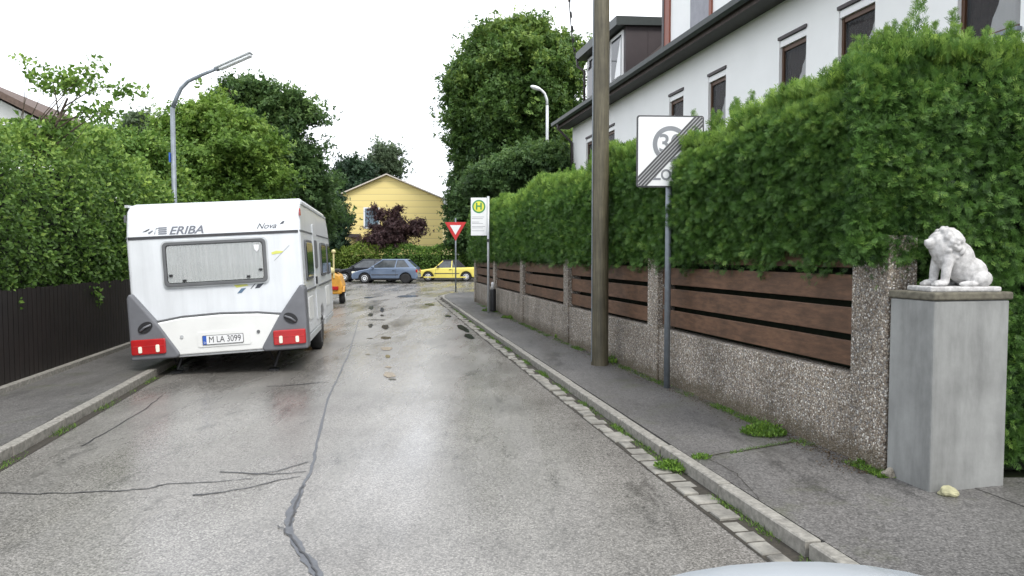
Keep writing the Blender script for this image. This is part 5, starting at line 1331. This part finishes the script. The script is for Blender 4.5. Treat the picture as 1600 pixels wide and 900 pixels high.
# ------------------------------------------------------------------ cars
def superbody(sections, n=24):
    """loft closed cross sections; each: (x, halfwidth, z_bottom, z_top, exponent)"""
    mb = MB(); vs = []
    for x, hw_, zb_, zt_, e in sections:
        cz_ = (zb_ + zt_) / 2; hz = (zt_ - zb_) / 2
        for k_ in range(n):
            a = 2 * math.pi * (k_ + .5) / n; c_, s_ = math.cos(a), math.sin(a)
            vs.append((x, hw_ * math.copysign(abs(c_) ** (2 / e), c_), cz_ + hz * math.copysign(abs(s_) ** (2 / e), s_)))
    m = len(sections); fs = [tuple(range(n)), tuple(range((m - 1) * n, m * n))]
    for i in range(m - 1):
        for k_ in range(n):
            k2 = (k_ + 1) % n; fs.append((i * n + k_, i * n + k2, (i + 1) * n + k2, (i + 1) * n + k_))
    return mb.add(vs, fs)
def car(name, loc, rz, L, W, paint, label, group, kind='hatch', sc_=1.0, hub=None, axles=None, far=False, glass=None):
    """a car facing local -X, origin on the ground at its middle"""
    root = empty(name, loc, rz, label, 'car', group)
    h = L / 2; r_ = .30; xf, xr_ = -h + .78, h - .72
    hw_ = W / 2
    def arch_pts(xc, rad=.37): return [(xc + rad * math.cos(R(a)), .29 + rad * math.sin(R(a))) for a in range(0, 181, 18)]
    belt = .90
    if kind == 'hatch':
        up = [(-h + .02, .32), (-h, .52), (-h + .10, .66), (-h + .45, .78), (-h + .98, .88), (-h + 1.2, .93), (h - .12, .98), (h - .02, .80), (h, .50), (h - .04, .30)]
        cab = dict(b0=-h + 1.0, b1=h - .06, t0=-h + 1.85, t1=h - .68, zb=.91, zt=1.43)
    elif kind == 'saloon':
        up = [(-h + .02, .30), (-h, .50), (-h + .12, .64), (-h + .5, .78), (-h + 1.1, .90), (-h + 1.25, .93), (h - .5, .97), (h - .05, .92), (h, .55), (h - .04, .30)]
        cab = dict(b0=-h + 1.05, b1=h - .45, t0=-h + 1.95, t1=h - 1.2, zb=.92, zt=1.42)
    else:
        up = [(-h + .02, .32), (-h, .50), (-h + .05, .70), (-h + .5, .77), (-h + 1.1, .86), (-h + 1.25, .88), (h - .1, .92), (h - .02, .82), (h, .52), (h - .04, .30)]
        cab = dict(b0=-h + 1.15, b1=h - .80, t0=-h + 1.75, t1=h - 1.35, zb=.87, zt=1.36)
    prof_ = up[::-1]
    # walk: underside from rear to front with arches, then over the top
    under = [(h - .05, .24)] + [(p_[0], max(p_[1], .24)) for p_ in arch_pts(xr_)] + [(p_[0], max(p_[1], .24)) for p_ in arch_pts(xf)] + [(-h + .05, .24)]
    poly = under + up
    b = MB().prism(poly, 1, -hw_, hw_).build('body', M[paint], root, smooth=False, bevel=.07, seg=4)
    for p_ in b.data.polygons: p_.use_smooth = True
    MB().box(-h + .2, h - .2, -hw_ + .12, hw_ - .12, .2, .6).build('underbody', M['black'], root)
    # cabin
    c_ = cab; wi = hw_ - .07; wt = hw_ - .24
    def cabin(pts_b, pts_t, zb_, zt_, wb, wt_):
        return MB().add([(pts_b[0], -wb, zb_), (pts_b[1], -wb, zb_), (pts_t[1], -wt_, zt_), (pts_t[0], -wt_, zt_), (pts_b[0], wb, zb_), (pts_b[1], wb, zb_), (pts_t[1], wt_, zt_), (pts_t[0], wt_, zt_)],
                        [(0, 1, 2, 3), (7, 6, 5, 4), (0, 3, 7, 4), (1, 5, 6, 2), (3, 2, 6, 7), (0, 4, 5, 1)])
    gl = M[glass or 'car_glass']
    g_ = cabin((c_['b0'], c_['b1']), (c_['t0'], c_['t1']), c_['zb'] - .03, c_['zt'] - .03, wi, wt).build('windows', gl, root, bevel=.03)
    roofm = M['softtop'] if kind == 'cabrio' else M[paint]
    rp_ = MB().box(c_['t0'] - .06, c_['t1'] + .08, -wt - .015, wt + .015, c_['zt'] - .05, c_['zt'] + .035).build('roof', roofm, root, bevel=.05, seg=4)
    for p_ in rp_.data.polygons: p_.use_smooth = True
    pm = MB()
    def pillar(xb, xt, w_=.06):
        for s in (-1, 1):
            pm.tube([(xb, s * (wi + .004), c_['zb'] - .04), (xt, s * (wt + .004), c_['zt'] - .02)], w_ / 2, 6)
    pillar(c_['b0'] + .02, c_['t0'] + .0); pillar((c_['b0'] + c_['b1']) / 2 + .15, (c_['t0'] + c_['t1']) / 2 + .15, .07); 
    pm.build('pillars', roofm if kind != 'cabrio' else M[paint], root)
    rb2 = MB()
    xb_, xt_ = c_['b1'], c_['t1']
    for s in (-1, 1):
        o1, o2 = s * (wi + .012), s * (wt + .012); wq = .34 if kind != 'cabrio' else .55
        rb2.add([(xb_ - wq, o1, c_['zb'] - .02), (xb_ + .03, o1, c_['zb'] - .02), (xt_ + .05, o2, c_['zt']), (xt_ - wq * .45, o2, c_['zt'])], [(0, 1, 2, 3)])
    rb2.build('rear_quarter', roofm, root, recalc=False)
    if kind == 'cabrio':
        MB().add([(xb_ + .03, -wi, c_['zb'] - .01), (xb_ + .03, wi, c_['zb'] - .01), (xt_ + .06, wt, c_['zt']), (xt_ + .06, -wt, c_['zt'])], [(0, 1, 2, 3)]).build('soft_top_back', M['softtop'], root, recalc=False)
    for x in (xf, xr_):
        for s in (-1, 1):
            t_ = MB().lathe([(.17, -.08), (.26, -.095), (r_, -.06), (r_, .06), (.26, .095), (.17, .08)], (0, 0, 0), 1, 26).build('wheel', M['rubber'], root, smooth=True)
            t_.location = (x, s * (hw_ - .10), r_)
            if hub != 'none' and not (hub == 'front' and x == xr_):
                MB().lathe([(0, s * .06), (.05, s * .095), (.14, s * .075), (.19, s * .085), (.19, -s * .08), (0, -s * .08)], (0, 0, 0), 1, 22).build('rim', M['hub'], t_, smooth=True)
            else:
                MB().lathe([(0, s * .05), (.19, s * .06), (.19, -s * .06), (0, -s * .06)], (0, 0, 0), 1, 22).build('rim', M['black'], t_, smooth=True)
    for s in (-1, 1):
        MB().box(-h + .0, -h + .20, min(s * (hw_ - .40), s * (hw_ - .03)), max(s * (hw_ - .40), s * (hw_ - .03)), .60, .72).build('headlight', M['clear_lens'], root, bevel=.03)
        MB().box(h - .12, h + .005, min(s * (hw_ - .25), s * (hw_ - .0)), max(s * (hw_ - .25), s * (hw_ - .0)), .66, .84).build('tail_light', M['red'], root, bevel=.02)
        MB().box(c_['b0'] + .22, c_['b0'] + .38, min(s * (hw_ - .02), s * (hw_ + .14)), max(s * (hw_ - .02), s * (hw_ + .14)), .93, 1.05).build('mirror', M[paint] if kind != 'cabrio' else M['black'], root, bevel=.03)
        tr_ = MB(); ya_ = s * (hw_ + .001); yb_ = s * (hw_ + .012)
        tr_.box(xf + .42, xr_ - .42, min(ya_, yb_), max(ya_, yb_), .50, .55); tr_.build('rub_strip', M['signdark'], root)
        dd_ = MB(); 
        for x in (c_['b0'] + .12, (c_['b0'] + c_['b1']) / 2 + .22): dd_.box(x - .006, x + .006, min(ya_, s * (hw_ + .003)), max(ya_, s * (hw_ + .003)), .34, .86)
        dd_.build('door_gap', M['black'], root)
        MB().box((c_['b0'] + c_['b1']) / 2, (c_['b0'] + c_['b1']) / 2 + .16, min(ya_, s * (hw_ + .03)), max(ya_, s * (hw_ + .03)), .76, .79).build('door_handle', M['black'], root)
        if paint == 'yellowpaint':
            MB().box(-h + .5, h - .7, min(ya_, s * (hw_ + .008)), max(ya_, s * (hw_ + .008)), .25, .33).build('sill_strip', M['yellowpaint'], root)
    MB().box(-h - .02, -h + .06, -hw_ + .08, hw_ - .08, .34, .48).build('front_bumper', M[paint], root, bevel=.03)
    MB().box(h - .06, h + .03, -hw_ + .08, hw_ - .08, .34, .52).build('rear_bumper', M[paint] if kind == 'hatch' else M['black'], root, bevel=.03)
    MB().box(-h - .03, -h - .021, -.26, .26, .36, .46).build('number_plate', M['signwhite'], root)
    return root
gp = 'cars parked across the junction'
Yb = G(600, 443).y
car('hatchback', ((601.5 - 800) / F * (Yb + .2), Yb + .8, 0), R(0), 3.95, 1.68, 'bluesilver', 'blue-grey hatchback parked in front of the black car', gp, 'hatch', hub='front')
car('saloon_car', ((572 - 800) / F * 44.2, 45.1, 0), R(0), 4.35, 1.70, 'blackpaint', 'black car partly hidden behind the blue-grey hatchback', gp, 'saloon', glass='car_glass')
car('convertible', ((698 - 800) / F * 45.6, 46.2, 0), R(0), 3.95, 1.66, 'yellowpaint', 'yellow convertible with black soft top parked by the dark hedge', gp, 'cabrio')

# car whose bonnet shows at the bottom edge: it stands right below the camera
fc = empty('foreground_car', (.66, -.385, -.004), 0, 'pale blue car of which only the bonnet tip shows at the lower edge', 'car')
def P3(w, z): return w, z
secs = [(-2.10, .74, .35, .62, 3.2), (-2.0, .80, .30, .80, 3.6), (-1.6, .84, .26, .93, 4), (-.6, .86, .24, .97, 4), (.6, .86, .24, .98, 4), (1.3, .85, .26, .99, 4), (1.55, .83, .28, .985, 3.2), (1.80, .76, .28, .975, 2.1), (1.98, .66, .30, .950, 2.0), (2.08, .60, .32, .90, 2.0), (2.15, .54, .36, .80, 2.0)]
sb = superbody(secs, 40)
o = sb.build('body', M['bonnet'], fc, smooth=True); o.rotation_euler = (0, 0, R(90))
g_ = MB().add([(-.74, .9, .98), (.74, .9, .98), (.60, .1, 1.36), (-.60, .1, 1.36), (-.74, -1.9, .98), (.74, -1.9, .98), (.60, -1.35, 1.36), (-.60, -1.35, 1.36)],
              [(0, 1, 2, 3), (7, 6, 5, 4), (0, 3, 7, 4), (1, 5, 6, 2), (3, 2, 6, 7)]).build('windows', M['car_glass_dark'], fc, bevel=.03)
MB().box(-.62, .62, -1.40, .12, 1.345, 1.40).build('roof', M['bonnet'], fc, bevel=.03)
for y in (1.35, -1.25):
    for s in (-1, 1):
        t_ = MB().lathe([(.17, -.08), (.27, -.095), (.30, -.06), (.30, .06), (.27, .095), (.17, .08)], (0, 0, 0), 0, 26).build('wheel', M['rubber'], fc, smooth=True); t_.location = (s * .80, y, .30)
        MB().lathe([(0, s * .06), (.05, s * .105), (.14, s * .085), (.19, s * .10), (.19, -s * .08), (0, -s * .08)], (0, 0, 0), 0, 22).build('rim', M['hub'], t_, smooth=True)
for s in (-1, 1):
    MB().sphere((s * .55, 2.02, .70), (.17, .10, .08)).build('headlight', M['clear_lens'], fc, smooth=True)
MB().box(-.26, .26, 2.13, 2.16, .42, .53).build('number_plate', M['signwhite'], fc)

# ------------------------------------------------------------------ light
wld = bpy.data.worlds.new('World'); sc.world = wld; wld.use_nodes = True
nt = wld.node_tree; bg = nt.nodes['Background']
sky = nt.nodes.new('ShaderNodeTexSky'); sky.sky_type = 'NISHITA'; sky.sun_disc = False
SE, SR = R(52), R(150)
sky.sun_elevation = SE; sky.sun_rotation = SR; sky.dust_density = 4; sky.air_density = 1
# a high overcast layer veils the blue
tc = nt.nodes.new('ShaderNodeTexCoord'); nz = nt.nodes.new('ShaderNodeTexNoise'); nz.inputs['Scale'].default_value = 1.4; nz.inputs['Detail'].default_value = 5
nt.links.new(tc.outputs['Generated'], nz.inputs['Vector'])
cr = nt.nodes.new('ShaderNodeValToRGB'); cr.color_ramp.elements[0].position = .3; cr.color_ramp.elements[0].color = (.80, .84, .90, 1); cr.color_ramp.elements[1].position = .75; cr.color_ramp.elements[1].color = (1, 1, 1, 1)
nt.links.new(nz.outputs['Fac'], cr.inputs[0])
ml = nt.nodes.new('ShaderNodeMix'); ml.data_type = 'RGBA'; ml.blend_type = 'MULTIPLY'; ml.inputs[0].default_value = 1
ml.inputs[7].default_value = (10.0, 10.1, 10.3, 1); nt.links.new(cr.outputs[0], ml.inputs[6])
mx = nt.nodes.new('ShaderNodeMix'); mx.data_type = 'RGBA'; mx.inputs[0].default_value = .88
nt.links.new(sky.outputs[0], mx.inputs[6]); nt.links.new(ml.outputs[2], mx.inputs[7]); nt.links.new(mx.outputs[2], bg.inputs[0])
bg.inputs[1].default_value = .125
sd = bpy.data.lights.new('sun', 'SUN'); sd.energy = 1.4; sd.angle = R(18); sd.color = (1, .97, .92)
so = bpy.data.objects.new('sun', sd); col.objects.link(so)
az = SR; d = Vector((math.sin(az) * math.cos(SE), math.cos(az) * math.cos(SE), math.sin(SE)))
so.rotation_euler = d.to_track_quat('Z', 'Y').to_euler(); so.location = (0, 0, 30)
sc.view_settings.view_transform = 'Standard'; sc.view_settings.look = 'None'; sc.view_settings.gamma = 1; sc.view_settings.exposure = .8
sc.render.engine = 'CYCLES'; sc.render.filter_size = 1.1
sc.cycles.max_bounces = 5; sc.cycles.diffuse_bounces = 2; sc.cycles.glossy_bounces = 2; sc.cycles.caustics_reflective = False; sc.cycles.caustics_refractive = False; sc.cycles.transparent_max_bounces = 8
